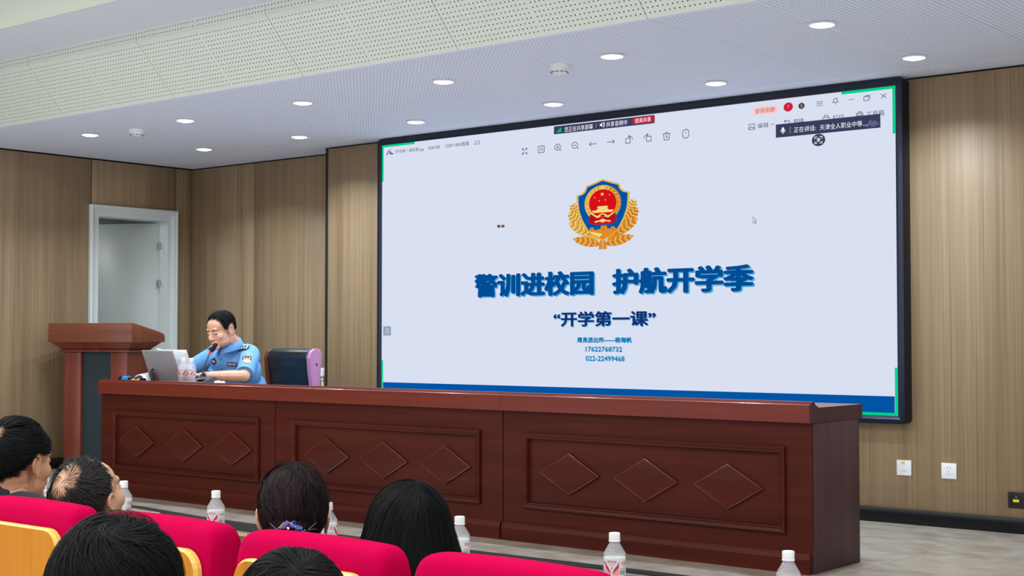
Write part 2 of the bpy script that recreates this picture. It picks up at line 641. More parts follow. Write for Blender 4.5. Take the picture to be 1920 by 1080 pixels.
# ------------------------------------------------------------------ wall plates
wp = thing('wall_outlet', 'white data outlet plate with small yellow sticker on the wall below the screen', 'wall outlet', (-3.437, 7.685, 0.3146))
MB().box(-0.043, 0.043, -0.009, 0, -0.043, 0.043).build('plate', M_plastic, wp, bevel=0.003)
MB().box(-0.014, 0.004, -0.0098, -0.009, 0.022, 0.034).build('sticker', mat('yellow_sticker', (226, 196, 30), 0.5), wp)
MB().box(-0.010, 0.012, -0.0105, -0.009, -0.020, -0.002).build('port_flap', mat('flap', (222, 225, 226), 0.4), wp, bevel=0.0005, seg=1)
wp = thing('wall_outlet', 'white five-hole power socket on the wall beside the data outlet', 'wall outlet', (-3.176, 7.685, 0.3116))
MB().box(-0.043, 0.043, -0.009, 0, -0.043, 0.043).build('plate', M_plastic, wp, bevel=0.003)
h = MB()
for x, z, a in ((-0.008, 0.019, 0), (0.008, 0.019, 0), (0.0, -0.002, 0), (-0.009, -0.017, 0.6), (0.009, -0.017, -0.6)):
    q = Matrix.Rotation(a, 3, 'Y')
    h.hexa([Vector((x, 0, z)) + q @ Vector(p) + Vector((0, yy, 0)) for yy in (-0.0095, -0.0088) for p in ((-0.0014, 0, -0.0035), (0.0014, 0, -0.0035), (0.0014, 0, 0.0035), (-0.0014, 0, 0.0035))])
h.build('pin_holes', mat('pin_hole', (50, 50, 52), 0.7), wp)
wp = thing('wall_outlet', 'black floor-level outlet plate with yellow label above the skirting', 'wall outlet', (-2.806, 7.685, 0.178))
MB().box(-0.043, 0.043, -0.008, 0, -0.043, 0.043).build('plate', mat('black_plate', (24, 24, 26), 0.4), wp, bevel=0.002)
MB().box(-0.016, 0.016, -0.0088, -0.008, -0.010, 0.004).build('sticker', mat('yellow_label', (230, 214, 20), 0.5), wp)
MB().lathe([(0.006, 0.0), (0.006, 0.002), (0.003, 0.0025), (0.003, 0.0)], (0.0, -0.008, 0.016), 14, axis=(0, -1, 0)).build('jack', M_chrome, wp, smooth=True)

# radiator valve in the recess
rv = thing('radiator_valve', 'white radiator valve and pipe in the wall recess behind the black chair', 'radiator valve', (-8.40, 7.88, 0.0))
MB().tube([(0.02, 0, 0.0), (0.02, 0, 0.70)], 0.012, 12).build('pipe', M_plastic, rv, smooth=True)
MB().lathe([(0.016, 0.735), (0.021, 0.74), (0.022, 0.79), (0.018, 0.802), (0.0, 0.804)], (0.02, 0, 0), 18).build('valve_cap', M_plastic, rv, smooth=True)
v = MB().lathe([(0.010, 0.69), (0.015, 0.70), (0.015, 0.716), (0.010, 0.722), (0.010, 0.737)], (0.02, 0, 0), 8)
v.tube([(0.03, 0, 0.71), (-0.10, 0, 0.71)], [0.010] * 2, 10)
v.lathe([(0.018, 0), (0.018, 0.02), (0.013, 0.024)], (-0.03, 0, 0.71), 6, axis=(-1, 0, 0))
v.lathe([(0.022, 0), (0.022, 0.014)], (-0.06, 0, 0.71), 10, axis=(-1, 0, 0))
v.build('valve_body', mat('valve_metal', (205, 206, 204), 0.3, metal=0.6), rv)
MB().box(-0.62, -0.10, -0.03, 0.03, 0.16, 0.74).build('radiator_section', M_plastic, rv, bevel=0.01)

# ------------------------------------------------------------------ conference desks
YD = 5.78


def desk(x0, x1, label, px0, px1, dias):
    t = thing('conference_desk', label, 'desk', ((x0 + x1) / 2, YD, 0), group='conference desks in a row on the stage')
    o = (x0 + x1) / 2
    a, b = x0 - o, x1 - o
    g = 0.002
    bd = MB().box(a + g, a + 0.025, 0.02, 0.475, 0.0, 0.668).box(b - 0.025, b - g, 0.02, 0.475, 0.0, 0.668)
    bd.box(a + 0.025, b - 0.025, 0.05, 0.47, 0.28, 0.30)
    bd.build('carcass', M_deskv, t, bevel=0.001, seg=1)
    # front board with the recessed field cut out
    fb = MB()
    pa, pb = px0 - o, px1 - o
    z0, z1 = 0.172, 0.560
    for q in ((a + 0.003, pa, 0.074, 0.668), (pb, b - 0.003, 0.074, 0.668), (pa, pb, z1, 0.668), (pa, pb, 0.074, z0)):
        fb.box(q[0], q[1], 0.006, 0.024, q[2], q[3])
    fb.build('front_board', M_desk, t)
    MB().box(pa + 0.002, pb - 0.002, 0.014, 0.028, z0 + 0.002, z1 - 0.002).build('field_panel', M_desk, t)
    # raised moulding round the field
    mo = MB()
    pro = [(0.0, 0.006), (0.0, -0.008), (0.004, -0.012), (0.012, -0.010), (0.020, -0.006), (0.026, -0.010), (0.030, -0.008), (0.034, 0.0141)]
    L = [[(pa + d, y, z0 + d), (pa + d, y, z1 - d), (pb - d, y, z1 - d), (pb - d, y, z0 + d)] for d, y in pro]
    for A, B in zip(L[:-1], L[1:]):
        for k in range(4):
            mo.add([A[k], A[(k + 1) % 4], B[(k + 1) % 4], B[k]], [(0, 1, 2, 3)])
    mo.build('moulding', M_desk, t)
    for cx in dias:
        c = cx - o
        w, h, s = 0.186, 0.104, 0.011
        pts = lambda k, y: [(c - w * k, y, 0.362), (c, y, 0.362 + h * k), (c + w * k, y, 0.362), (c, y, 0.362 - h * k)]
        d = MB()
        A, B = pts(1.0, 0.0141), pts(1.0, -0.001)
        d.add(A + B, [(0, 1, 5, 4), (1, 2, 6, 5), (2, 3, 7, 6), (3, 0, 4, 7), (4, 5, 6, 7), (3, 2, 1, 0)])
        d.build('diamond', [M_desk, M_dia], t, bevel=0.003, seg=2, bevel_mat=1)
    # plinth with two beads
    pl = MB()
    pr = [(0.012, 0.0), (-0.012, 0.0), (-0.012, 0.066), (-0.009, 0.072), (-0.009, 0.075), (-0.006, 0.082), (-0.006, 0.085), (-0.001, 0.092), (0.006, 0.094), (0.012, 0.094)]
    pl.prism(pr, lambda u, v, w: (w, u, v), a + g, b - 0.010)
    pl.build('plinth', M_desk, t)
    # top: front rail, upstanding stepped ledge, writing surface
    tp = MB()
    pr = [(-0.022, 0.669), (-0.022, 0.748), (-0.018, 0.751), (-0.012, 0.7515), (-0.009, 0.757), (0.000, 0.7575), (0.003, 0.7625), (0.020, 0.763), (0.024, 0.761), (0.030, 0.750), (0.058, 0.737), (0.062, 0.735),
          (0.50, 0.735), (0.50, 0.669)]
    tp.prism(pr, lambda u, v, w: (w, u, v), a + 0.001, b - 0.001)
    tp.build('desk_top', M_rail, t)
    if x1 > -3.1:
        MB().prism(pr, lambda u, v, w: (w, u, v), b - 0.001, b + 0.003).build('end_sheen_cap', M_deskv, t)  # thin sheet added to carry the sheen tone over the top's end
    return t


desk(-8.318, -6.562, 'dark red wooden conference desk unit on the stage, the one with the laptop', -8.169, -6.700, (-7.92, -7.43, -6.96))
desk(-6.562, -4.794, 'dark red wooden conference desk unit with an empty top between two others', -6.405, -4.945, (-6.12, -5.66, -5.20))
desk(-4.794, -3.018, 'dark red wooden conference desk unit nearest the wall sockets, its end panel showing', -4.655, -3.150, (-4.362, -3.905, -3.447))

# ------------------------------------------------------------------ lectern
rot = R(20)
lec = thing('lectern', 'brown wooden lectern with dark recessed front, standing before the open door', 'lectern', (-9.52, 6.51, 0), rot)
M_lec = wood('lectern_veneer', (100, 50, 32), (130, 70, 48), 'X', 26, 6, 0.3, coat=0.35)
M_lecv = wood('lectern_veneer_upright', (98, 40, 30), (126, 58, 44), 'Z', 26, 6, 0.3, coat=0.35)
hw, dep = 0.38, 0.45
MB().prism([(0.0, 1.008), (0.0, 1.155), (0.02, 1.155), (0.33, 1.098), (0.42, 1.078), (0.44, 1.070), (0.45, 1.052), (0.45, 1.008)],
           lambda u, v, w: (w, u, v), -hw, hw).build('head', M_lec, lec, bevel=0.003)
MB().hexa([(-0.30, 0.07, 0.948), (0.30, 0.07, 0.948), (0.30, 0.37, 0.948), (-0.30, 0.37, 0.948), (-hw + 0.015, 0.015, 1.008), (hw - 0.015, 0.015, 1.008), (hw - 0.015, dep - 0.02, 1.008), (-hw + 0.015, dep - 0.02, 1.008)]).build('neck_taper', M_lecv, lec)
MB().box(-0.315, 0.315, 0.055, 0.395, 0.932, 0.948).build('collar_trim', M_lecv, lec, bevel=0.005)
for sx in (-1, 1):
    xa, xb = sorted((sx * 0.285, sx * 0.135))
    MB().box(xa, xb, 0.08, 0.12, 0.0, 0.932).build('front_column', M_lecv, lec, bevel=0.006)
    xa, xb = sorted((sx * 0.285, sx * 0.265))
    MB().box(xa, xb, 0.12, 0.37, 0.0, 0.932).build('side_panel', M_lecv, lec, bevel=0.002)
MB().box(-0.135, 0.135, 0.112, 0.13, 0.0, 0.932).build('recessed_panel', mat('dark_green_panel', (26, 44, 52), 0.5), lec)

# ------------------------------------------------------------------ chair behind the desk
ch = thing('office_chair', 'black leather chair with purple-tinted wooden side frames, pushed back from the desk', 'chair', (-7.765, 7.0, 0))
M_leather = mat('black_leather', (24, 32, 38), 0.32, bump=0.15, bscale=220)
M_chwood = mat('chair_wood', (92, 44, 32), 0.25, coat=0.4)
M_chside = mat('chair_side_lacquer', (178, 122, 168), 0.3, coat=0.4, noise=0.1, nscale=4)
prof = [(0.12, 0.44), (0.10, 0.62), (0.07, 0.80), (0.045, 0.90), (0.055, 0.945), (0.095, 0.968), (0.135, 0.962), (0.155, 0.93), (0.165, 0.80), (0.185, 0.62), (0.20, 0.44)]
prof = [(y + (-0.10), z) for y, z in prof]
MB().prism(prof, lambda u, v, w: (w, u, v), -0.205, 0.205).build('backrest', M_leather, ch, bevel=0.012, seg=3, smooth=True)
for z, y in ((0.835, -0.043), (0.735, -0.022), (0.63, -0.003)):
    MB().tube([(-0.20, y, z), (0.20, y, z)], 0.004, 8).build('seam', M_leather, ch, smooth=True)
for sx in (-1, 1):
    sp = [(0.02, 0.40), (-0.01, 0.60), (-0.045, 0.80), (-0.055, 0.90), (-0.035, 0.945), (0.005, 0.968), (0.045, 0.962), (0.068, 0.93), (0.06, 0.86), (0.05, 0.75), (0.05, 0.60), (0.08, 0.40)]
    xa, xb = sorted((sx * 0.207, sx * 0.243))
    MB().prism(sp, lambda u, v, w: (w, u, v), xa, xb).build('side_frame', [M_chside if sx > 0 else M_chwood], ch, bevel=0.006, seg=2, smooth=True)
MB().lathe([(0.0, 0.004), (0.008, 0.003), (0.009, 0)], (0.244, 0.012, 0.855), 12, axis=(1, 0, 0)).build('screw_cap', M_chwood, ch, smooth=True)
MB().box(-0.23, 0.23, -0.50, 0.02, 0.40, 0.47).build('seat', M_leather, ch, bevel=0.025, seg=4)
for sx in (-1, 1):
    x = sx * 0.245
    MB().tube([(x, 0.0, 0.60), (x, -0.2, 0.64), (x, -0.40, 0.62), (x, -0.45, 0.42)], 0.016, 10).build('armrest', M_chwood, ch, smooth=True)
    for yy in (-0.46, 0.0):
        MB().tube([(sx * 0.215, yy, 0.42), (sx * 0.23, yy + (0.03 if yy == 0 else 0), 0.0)], [0.022, 0.015], 10).build('leg', M_chwood, ch, smooth=True)

# ------------------------------------------------------------------ the big LED screen
SX, SZ, SY = -7.456, 2.462, 7.60      # top corner of the lit area nearest the door
SW, SH = 4.022, 1.854
scr = thing('led_screen', 'big wall-mounted LED screen in a black frame showing a blue and gold badge slide', 'screen', (SX + SW / 2, 7.685, SZ - SH / 2))
OFF = Vector((SX + SW / 2, 7.685, SZ - SH / 2))


def sp(u, v, lift=0.0):
    return Vector((SX + u, SY - 0.001 - lift, SZ - v)) - OFF


fm = MB()
m = 0.046


def rring(d, y, r):
    """rounded rectangle grown by d round the lit area"""
    x0, x1, z0, z1 = SX - d, SX + SW + d, SZ - SH - d, SZ + d
    P = []
    if r <= 0:
        r = 1e-4
    for cx, cz, a0 in ((x1 - r, z1 - r, 0), (x0 + r, z1 - r, 90), (x0 + r, z0 + r, 180), (x1 - r, z0 + r, 270)):
        for k in range(7):
            a = R(a0 + 15 * k)
            P.append(Vector((cx + r * math.cos(a), y, cz + r * math.sin(a))) - OFF)
    return P


def rings(mb, rs):
    n = len(rs[0])
    for A, B in zip(rs[:-1], rs[1:]):
        for k in range(n):
            mb.add([A[k], A[(k + 1) % n], B[(k + 1) % n], B[k]], [(0, 1, 2, 3)])


rings(fm, [rring(0.046, 7.684, 0.03), rring(0.046, 7.598, 0.03), rring(0.043, 7.592, 0.028)])
fm.build('casing', M_frame, scr, smooth=True)
fm = MB()
rings(fm, [rring(0.043, 7.592, 0.028), rring(0.020, 7.590, 0.006), rring(0.017, 7.594, 0.004), rring(0.0, 7.6, 0.0)])
fm.build('bezel', mat('bezel_blue_black', (20, 30, 50), 0.3, spec=0.4), scr, smooth=True)

E_bg = emit('screen_white', (216, 224, 242), 1.0)
E_title = emit('screen_title_blue', (0, 78, 150), 1.0)
E_tsh = emit('screen_title_shadow', (92, 170, 214), 1.0)
E_navy = emit('screen_navy', (16, 48, 112), 1.0)
E_cyan = emit('screen_cyan', (18, 132, 190), 1.0)
E_band = emit('screen_band_blue', (0, 84, 164), 1.0)
E_green = emit('screen_green', (0, 206, 140), 1.0)
E_bar = emit('screen_dark_bar', (56, 62, 92), 1.0)
E_ink = emit('screen_ink', (52, 64, 92), 1.0)
E_inkl = emit('screen_ink_light', (96, 108, 134), 1.0)
E_wht = emit('screen_bar_text', (244, 246, 252), 1.0)
E_red = emit('screen_red', (206, 28, 62), 1.0)
E_pill = emit('screen_pill', (246, 208, 204), 1.0)
E_pilltx = emit('screen_pill_text', (214, 96, 96), 1.0)
E_orange = emit('screen_orange', (240, 130, 40), 1.0)
E_grey = emit('screen_grey', (150, 160, 186), 1.0)
E_greyd = emit('screen_logo_grey', (92, 100, 130), 1.0)
E_purple = emit('screen_purple', (176, 62, 196), 1.0)
E_brown = emit('screen_fault_brown', (112, 78, 48), 1.0)
E_gold = emit('badge_gold', (226, 182, 84), 1.0)
E_goldl = emit('badge_gold_light', (244, 218, 130), 1.0)
E_goldo = emit('badge_gold_orange', (220, 140, 44), 1.0)
E_goldd = emit('badge_gold_dark', (172, 106, 32), 1.0)
E_blue = emit('badge_blue', (0, 84, 164), 1.0)
E_bred = emit('badge_red', (216, 16, 24), 1.0)
E_bredd = emit('badge_red_dark', (178, 20, 36), 1.0)

dp = MB().add([sp(0, 0), sp(SW, 0), sp(SW, SH), sp(0, SH)], [(0, 1, 2, 3)]).build('display', E_bg, scr)


def rect(mb, u0, u1, v0, v1, lift):
    mb.add([sp(u0, v0, lift), sp(u1, v0, lift), sp(u1, v1, lift), sp(u0, v1, lift)], [(0, 1, 2, 3)])


def poly(mb, pts, lift):
    mb.add([sp(u, v, lift) for u, v in pts], [tuple(range(len(pts)))])


def line(mb, pts, w, lift, closed=False):
    pts = list(pts) + ([pts[0]] if closed else [])
    for (a, b), (c, d) in zip(pts[:-1], pts[1:]):
        l = math.hypot(c - a, d - b)
        if l < 1e-9:
            continue
        ex, ey = (c - a) / l * w / 2, (d - b) / l * w / 2
        poly(mb, [(a - ex - ey, b - ey + ex), (c + ex - ey, d + ey + ex), (c + ex + ey, d + ey - ex), (a - ex + ey, b - ey - ex)], lift)


def circ(cu, cv, r, n=28, a0=0.0, a1=360.0, ry=None):
    ry = r if ry is None else ry
    k = n if a1 - a0 >= 360 else n + 1
    return [(cu + r * math.cos(R(a0 + (a1 - a0) * i / n)), cv + ry * math.sin(R(a0 + (a1 - a0) * i / n))) for i in range(k)]


def rrect(u0, u1, v0, v1, r):
    P = []
    for cu, cv, a in ((u1 - r, v1 - r, 0), (u0 + r, v1 - r, 90), (u0 + r, v0 + r, 180), (u1 - r, v0 + r, 270)):
        P += circ(cu, cv, r, 5, a, a + 90)
    return P


L1, L2, L3 = 0.0006, 0.0015, 0.0021

# slide titles


def say(name, m, s, u0, u1, v0, v1, bold=0.0, layer=L1):
    mb = MB()
    add_text(mb, s, u0, u1, v0, v1, sp, bold, layer)
    return mb.build(name, m, dp)


TB = (0.0115, 0.0058)
say('title_shadow', E_tsh, '警训进校园', 0.911, 1.940, 0.985, 1.147, TB, L1)
say('title_shadow', E_tsh, '护航开学季', 2.084, 3.125, 0.982, 1.148, TB, L1)
say('title_text', E_title, '警训进校园', 0.901, 1.930, 0.976, 1.139, TB, L2)
say('title_text', E_title, '护航开学季', 2.074, 3.115, 0.973, 1.140, TB, L2)
mb = MB()
add_text(mb, '“开学第一课”', 1.602, 2.416, 1.250, 1.350, sp, (0.0048, 0.0026), L1)
mb.build('subtitle_shadow', E_tsh, dp)
mb = MB()
add_text(mb, '“开学第一课”', 1.596, 2.410, 1.245, 1.345, sp, (0.0048, 0.0026), L2)
mb.build('subtitle_text', E_navy, dp)
say('contact_text', E_cyan, '周良派出所——杨海帆', 1.791, 2.227, 1.414, 1.452, 0.0022)
say('contact_text', E_cyan, '17622768732', 1.860, 2.153, 1.476, 1.510, 0.0018)
say('contact_text', E_cyan, '022-22499468', 1.860, 2.171, 1.536, 1.571, 0.0018)
# blue band and green corner marks
mb = MB()
rect(mb, 0.016, 4.004, 1.745, 1.838, L1)
mb.build('blue_band', E_band, dp)
w = 0.016
for cu, cv, su, sv in ((0, 0, 1, 1), (SW, 0, -1, 1), (0, SH, 1, -1), (SW, SH, -1, -1)):
    mb = MB()
    lu, lv = 0.328, 0.270
    poly(mb, [(cu, cv), (cu + su * lu, cv), (cu + su * lu, cv + sv * w), (cu + su * w, cv + sv * w), (cu + su * w, cv + sv * lv), (cu, cv + sv * lv)], L2)
    mb.build('corner_mark', E_green, dp)
# file name row
say('menu_text', E_ink, '开学第一课背景.jpg', 0.135, 0.417, 0.044, 0.075)
say('menu_text', E_ink, '424.03K', 0.459, 0.579, 0.045, 0.069)
say('menu_text', E_ink, '3200*1800像素', 0.625, 0.851, 0.040, 0.071)
say('menu_text', E_ink, '2/2', 0.899, 0.950, 0.043, 0.070)
say('menu_text', E_ink, '编辑', 3.145, 3.218, 0.130, 0.162)
say('menu_text', E_ink, '转换', 3.385, 3.453, 0.127, 0.159)
say('menu_text', E_ink, '打印', 3.638, 3.707, 0.130, 0.161)
say('menu_text', E_ink, '工具箱', 3.846, 3.956, 0.129, 0.162)
# app logo: small peaked mark
mb = MB()
line(mb, [(0.046, 0.072), (0.066, 0.045), (0.080, 0.066), (0.108, 0.070)], 0.008, L1)
mb.cur = 1
line(mb, [(0.062, 0.050), (0.068, 0.044), (0.074, 0.055)], 0.008, L2)
line(mb, [(0.088, 0.052), (0.096, 0.062)], 0.008, L2)
mb.cur = 2
poly(mb, circ(0.082, 0.039, 0.005, 12), L2)
mb.build('app_logo', [E_navy, E_purple, E_red], dp)
# toolbar icons
mb = MB()


def flush(name, m=None):
    global mb
    if mb.v:
        o = mb.build(name, m or E_ink, dp)
        if name in ('mic_icon', 'loudspeaker_icon'):
            o['kind'] = 'stuff'          # one small printed mark
    mb = MB()


lw = 0.0042
U = lambda c, o: [(c[0] + a, c[1] + b) for a, b in o]
for su in (-1, 1):
    for sv in (-1, 1):
        c = (1.35, 0.152)
        line(mb, U(c, [(su * 0.006, sv * 0.006), (su * 0.020, sv * 0.019)]), lw, L1)
        line(mb, U(c, [(su * 0.010, sv * 0.019), (su * 0.020, sv * 0.019), (su * 0.020, sv * 0.010)]), lw, L1)
flush('full_screen_icon')
c = (1.493, 0.151)
line(mb, rrect(c[0] - 0.026, c[0] + 0.026, c[1] - 0.022, c[1] + 0.022, 0.006), lw, L1, True)
line(mb, U(c, [(-0.010, -0.010), (-0.010, 0.010)]), lw, L1)
line(mb, U(c, [(0.012, -0.010), (0.012, 0.010)]), lw, L1)
line(mb, U(c, [(0.001, -0.005), (0.001, -0.003)]), lw, L1)
line(mb, U(c, [(0.001, 0.004), (0.001, 0.006)]), lw, L1)
flush('actual_size_icon')
for c, plus in (((1.632, 0.148), True), ((1.775, 0.147), False)):
    line(mb, circ(c[0], c[1], 0.024, 24, ry=0.020), lw, L1, True)
    line(mb, U(c, [(0.017, 0.015), (0.030, 0.026)]), lw, L1)
    line(mb, U(c, [(-0.010, 0), (0.010, 0)]), lw, L1)
    if plus:
        line(mb, U(c, [(0, -0.009), (0, 0.009)]), lw, L1)
    flush('zoom_in_icon' if plus else 'zoom_out_icon')
for c, s_ in (((1.923, 0.151), -1), ((2.066, 0.150), 1)):
    line(mb, U(c, [(-0.028, 0), (0.028, 0)]), lw, L1)
    line(mb, U(c, [(s_ * 0.014, -0.012), (s_ * 0.028, 0), (s_ * 0.014, 0.012)]), lw, L1)
    flush('arrow_icon')
for c, s_ in (((2.209, 0.148), 1), ((2.353, 0.149), -1)):
    k = (c[0] - s_ * 0.008, c[1] + 0.006)
    line(mb, rrect(k[0] - 0.018, k[0] + 0.018, k[1] - 0.015, k[1] + 0.015, 0.004), lw, L1, True)
    line(mb, U(c, [(s_ * 0.028, 0.0), (s_ * 0.022, -0.014), (s_ * 0.004, -0.021), (-s_ * 0.004, -0.021)]), lw, L1)
    line(mb, U(c, [(s_ * 0.006, -0.028), (-s_ * 0.003, -0.021), (s_ * 0.006, -0.014)]), lw, L1)
    flush('rotate_icon')
c = (2.495, 0.151)
line(mb, U(c, [(-0.027, -0.016), (0.027, -0.016)]), lw, L1)
line(mb, U(c, [(-0.009, -0.023), (0.009, -0.023)]), lw, L1)
line(mb, U(c, [(-0.022, -0.016), (-0.018, 0.023), (0.018, 0.023), (0.022, -0.016)]), lw, L1)
line(mb, U(c, [(-0.003, -0.004), (-0.003, 0.010)]), lw, L1)
line(mb, U(c, [(0.005, -0.004), (0.005, 0.010)]), lw, L1)
flush('bin_icon')
c = (2.637, 0.148)
line(mb, rrect(c[0] - 0.022, c[0] + 0.022, c[1] - 0.026, c[1] + 0.026, 0.016), lw, L1, True)
line(mb, U(c, [(0, -0.012), (0, -0.004)]), lw, L1)
flush('mouse_icon')
for dv in (-0.011, 0, 0.011):
    line(mb, [(3.536, 0.054 + dv), (3.574, 0.054 + dv)], 0.003, L1)
flush('menu_icon')
c = (3.656, 0.049)
line(mb, U(c, [(-0.011, -0.014), (0.011, -0.014), (0.009, -0.004), (0.018, 0.007), (-0.018, 0.007), (-0.009, -0.004)]), 0.0032, L1, True)
line(mb, U(c, [(0, 0.007), (0, 0.020)]), 0.0032, L1)
flush('pin_icon')
line(mb, [(3.738, 0.051), (3.770, 0.051)], 0.003, L1)
flush('minimise_icon')
c = (3.852, 0.052)
line(mb, rrect(c[0] - 0.019, c[0] + 0.010, c[1] - 0.009, c[1] + 0.014, 0.003), 0.0035, L1, True)
line(mb, U(c, [(-0.010, -0.013), (0.018, -0.013), (0.018, 0.008)]), 0.0035, L1)
flush('restore_icon')
c = (3.953, 0.051)
line(mb, U(c, [(-0.015, -0.012), (0.015, 0.012)]), 0.0035, L1)
line(mb, U(c, [(-0.015, 0.012), (0.015, -0.012)]), 0.0035, L1)
flush('close_icon')
c = (3.105, 0.148)
line(mb, rrect(c[0] - 0.020, c[0] + 0.020, c[1] - 0.016, c[1] + 0.016, 0.004), 0.0036, L1, True)
line(mb, U(c, [(-0.018, 0.010), (-0.006, -0.002), (0.004, 0.008), (0.010, 0.002), (0.018, 0.010)]), 0.0036, L1)
flush('picture_icon')
line(mb, [(3.238, 0.143), (3.246, 0.149), (3.254, 0.143)], 0.003, L1)
flush('chevron_icon')
c = (3.343, 0.142)
line(mb, U(c, [(0.017, 0.006), (0.017, -0.007), (-0.018, -0.007)]), 0.0036, L1)
line(mb, U(c, [(-0.010, -0.014), (-0.018, -0.007), (-0.010, 0.0)]), 0.0036, L1)
flush('convert_icon')
c = (3.596, 0.144)
line(mb, U(c, [(-0.020, 0.008), (-0.020, -0.006), (0.020, -0.006), (0.020, 0.008)]), 0.0036, L1)
line(mb, U(c, [(-0.012, -0.006), (-0.009, -0.018), (0.009, -0.018), (0.012, -0.006)]), 0.0036, L1)
flush('printer_icon')
c = (3.806, 0.143)
line(mb, U(c, [(-0.020, 0.010), (-0.020, -0.008), (0.020, -0.008), (0.020, 0.010)]), 0.0036, L1)
line(mb, U(c, [(-0.010, -0.008), (-0.007, -0.017), (0.007, -0.017), (0.010, -0.008)]), 0.0036, L1)
line(mb, U(c, [(-0.020, 0.003), (0.020, 0.003)]), 0.0036, L1)
flush('toolbox_icon')
line(mb, [(3.110, 0.693), (3.110, 0.728), (3.119, 0.722), (3.126, 0.736), (3.130, 0.733), (3.124, 0.719), (3.136, 0.718)], 0.0026, L1, True)
flush('mouse_cursor')
# sharing bar
mb = MB()
poly(mb, rrect(1.601, 2.407, 0.007, 0.060, 0.008), L1)
flush('sharing_bar', E_bar)
poly(mb, [(3.268, 0.150), (3.933, 0.150), (3.933, 0.229), (3.268, 0.229)], L2)
flush('speaker_bar', E_bar)
poly(mb, circ(3.547, 0.266, 0.043, 28, ry=0.036), L2)
flush('scan_button', E_bar)
mb = MB()
poly(mb, rrect(2.240, 2.402, 0.012, 0.053, 0.006), L2)
flush('stop_button', E_red)
poly(mb, circ(3.351, 0.053, 0.031, 26, ry=0.027), L1)
flush('red_avatar', E_red)
mb = MB()
for k, hgt in enumerate((0.010, 0.020, 0.030)):
    rect(mb, 1.627 + 0.013 * k, 1.636 + 0.013 * k, 0.050 - hgt, 0.050, L2)
mb.build('signal_bars', E_green, dp)
mb = MB()
say('bar_text', E_wht, '您正在共享屏幕', 1.691, 1.924, 0.019, 0.053, 0.0, L2)
say('bar_text', E_wht, '共享音频中', 2.031, 2.196, 0.017, 0.051, 0.0, L2)
say('bar_text', E_wht, '结束共享', 2.257, 2.379, 0.016, 0.047, 0.0, L3)
poly(mb, [(1.980, 0.026), (1.988, 0.026), (1.999, 0.017), (1.999, 0.047), (1.988, 0.038), (1.980, 0.038)], L2)
line(mb, circ(1.999, 0.032, 0.013, 8, -60, 60), 0.003, L2)
line(mb, circ(1.999, 0.032, 0.020, 8, -60, 60), 0.003, L2)
line(mb, [(1.950, 0.020), (1.950, 0.048)], 0.0012, L2)
flush('loudspeaker_icon', E_wht)
say('bar_text', E_wht, '正在讲话:', 3.388, 3.530, 0.177, 0.209, 0.0, L3)
say('bar_text', E_wht, '天津全人职业中等', 3.556, 3.822, 0.178, 0.211, 0.0, L3)
for k in range(3):
    poly(mb, circ(3.830 + 0.009 * k, 0.207, 0.0025, 8), L3)
flush('ellipsis', E_wht)
poly(mb, circ(3.316, 0.184, 0.009, 14, ry=0.014), L3)
line(mb, circ(3.316, 0.187, 0.015, 10, 0, 180), 0.0032, L3)
line(mb, [(3.316, 0.203), (3.316, 0.210)], 0.0032, L3)
line(mb, [(3.364, 0.170), (3.364, 0.212)], 0.0012, L3)
flush('mic_icon', E_wht)
c = (3.547, 0.266)
for su in (-1, 1):
    for sv in (-1, 1):
        line(mb, U(c, [(su * 0.010, sv * 0.019), (su * 0.023, sv * 0.019), (su * 0.023, sv * 0.008)]), 0.004, L3)
line(mb, U(c, [(-0.011, -0.006), (0.011, -0.006)]), 0.004, L3)
line(mb, U(c, [(0, -0.012), (0, -0.006)]), 0.004, L3)
line(mb, U(c, [(0.008, -0.004), (-0.010, 0.011)]), 0.004, L3)
line(mb, U(c, [(-0.008, -0.004), (0.010, 0.011)]), 0.004, L3)
flush('scan_icon', E_wht)
mb = MB()
poly(mb, [(3.842, 0.214), (3.872, 0.176), (3.884, 0.186), (3.858, 0.220)], L3)
poly(mb, [(3.868, 0.204), (3.890, 0.186), (3.908, 0.186), (3.928, 0.214), (3.912, 0.210), (3.896, 0.220), (3.880, 0.220)], L3)
mb.build('bar_logo', E_greyd, dp)
mb = MB()
poly(mb, rrect(3.112, 3.282, 0.032, 0.080, 0.006), L1)
mb.build('reminder_pill', E_pill, dp)
mb = MB()
add_text(mb, '即将到期', 3.131, 3.262, 0.042, 0.073, sp, 0.0004, L2)
poly(mb, [(3.343, 0.048), (3.353, 0.036), (3.360, 0.048), (3.352, 0.062)], L2)
mb.build('reminder_text', E_pilltx, dp)['kind'] = 'stuff'
mb = MB()
poly(mb, circ(3.438, 0.055, 0.022, 6, 30, 390, ry=0.020), L1)
mb.cur = 1
poly(mb, [(3.430, 0.048), (3.446, 0.045), (3.440, 0.053), (3.448, 0.060), (3.430, 0.066), (3.437, 0.057)], L2)
mb.build('coin_icon', [E_ink, E_orange], dp)
mb = MB()
poly(mb, rrect(0.0165, 0.094, 1.336, 1.403, 0.006), L1)
mb.cur = 1
for k in range(3):
    rect(mb, 0.050, 0.074, 1.353 + 0.014 * k, 1.357 + 0.014 * k, L2)
    rect(mb, 0.036, 0.042, 1.353 + 0.014 * k, 1.357 + 0.014 * k, L2)
mb.build('side_button', [E_grey, E_wht], dp)
mb = MB()
rect(mb, 1.107, 1.136, 0.643, 0.661, L1)
rect(mb, 1.144, 1.172, 0.644, 0.662, L1)
mb.build('dead_pixels', E_brown, dp)

# ---- the gold and blue badge, drawn in its own units
EU, EV = 0.000669, 0.0005475
eb = lambda a, b: (2.001 + a * EU, 0.610 + (b - 558) * EV)
em = MB()
EM = [E_gold, E_goldl, E_goldo, E_goldd, E_blue, E_bred, E_bredd]


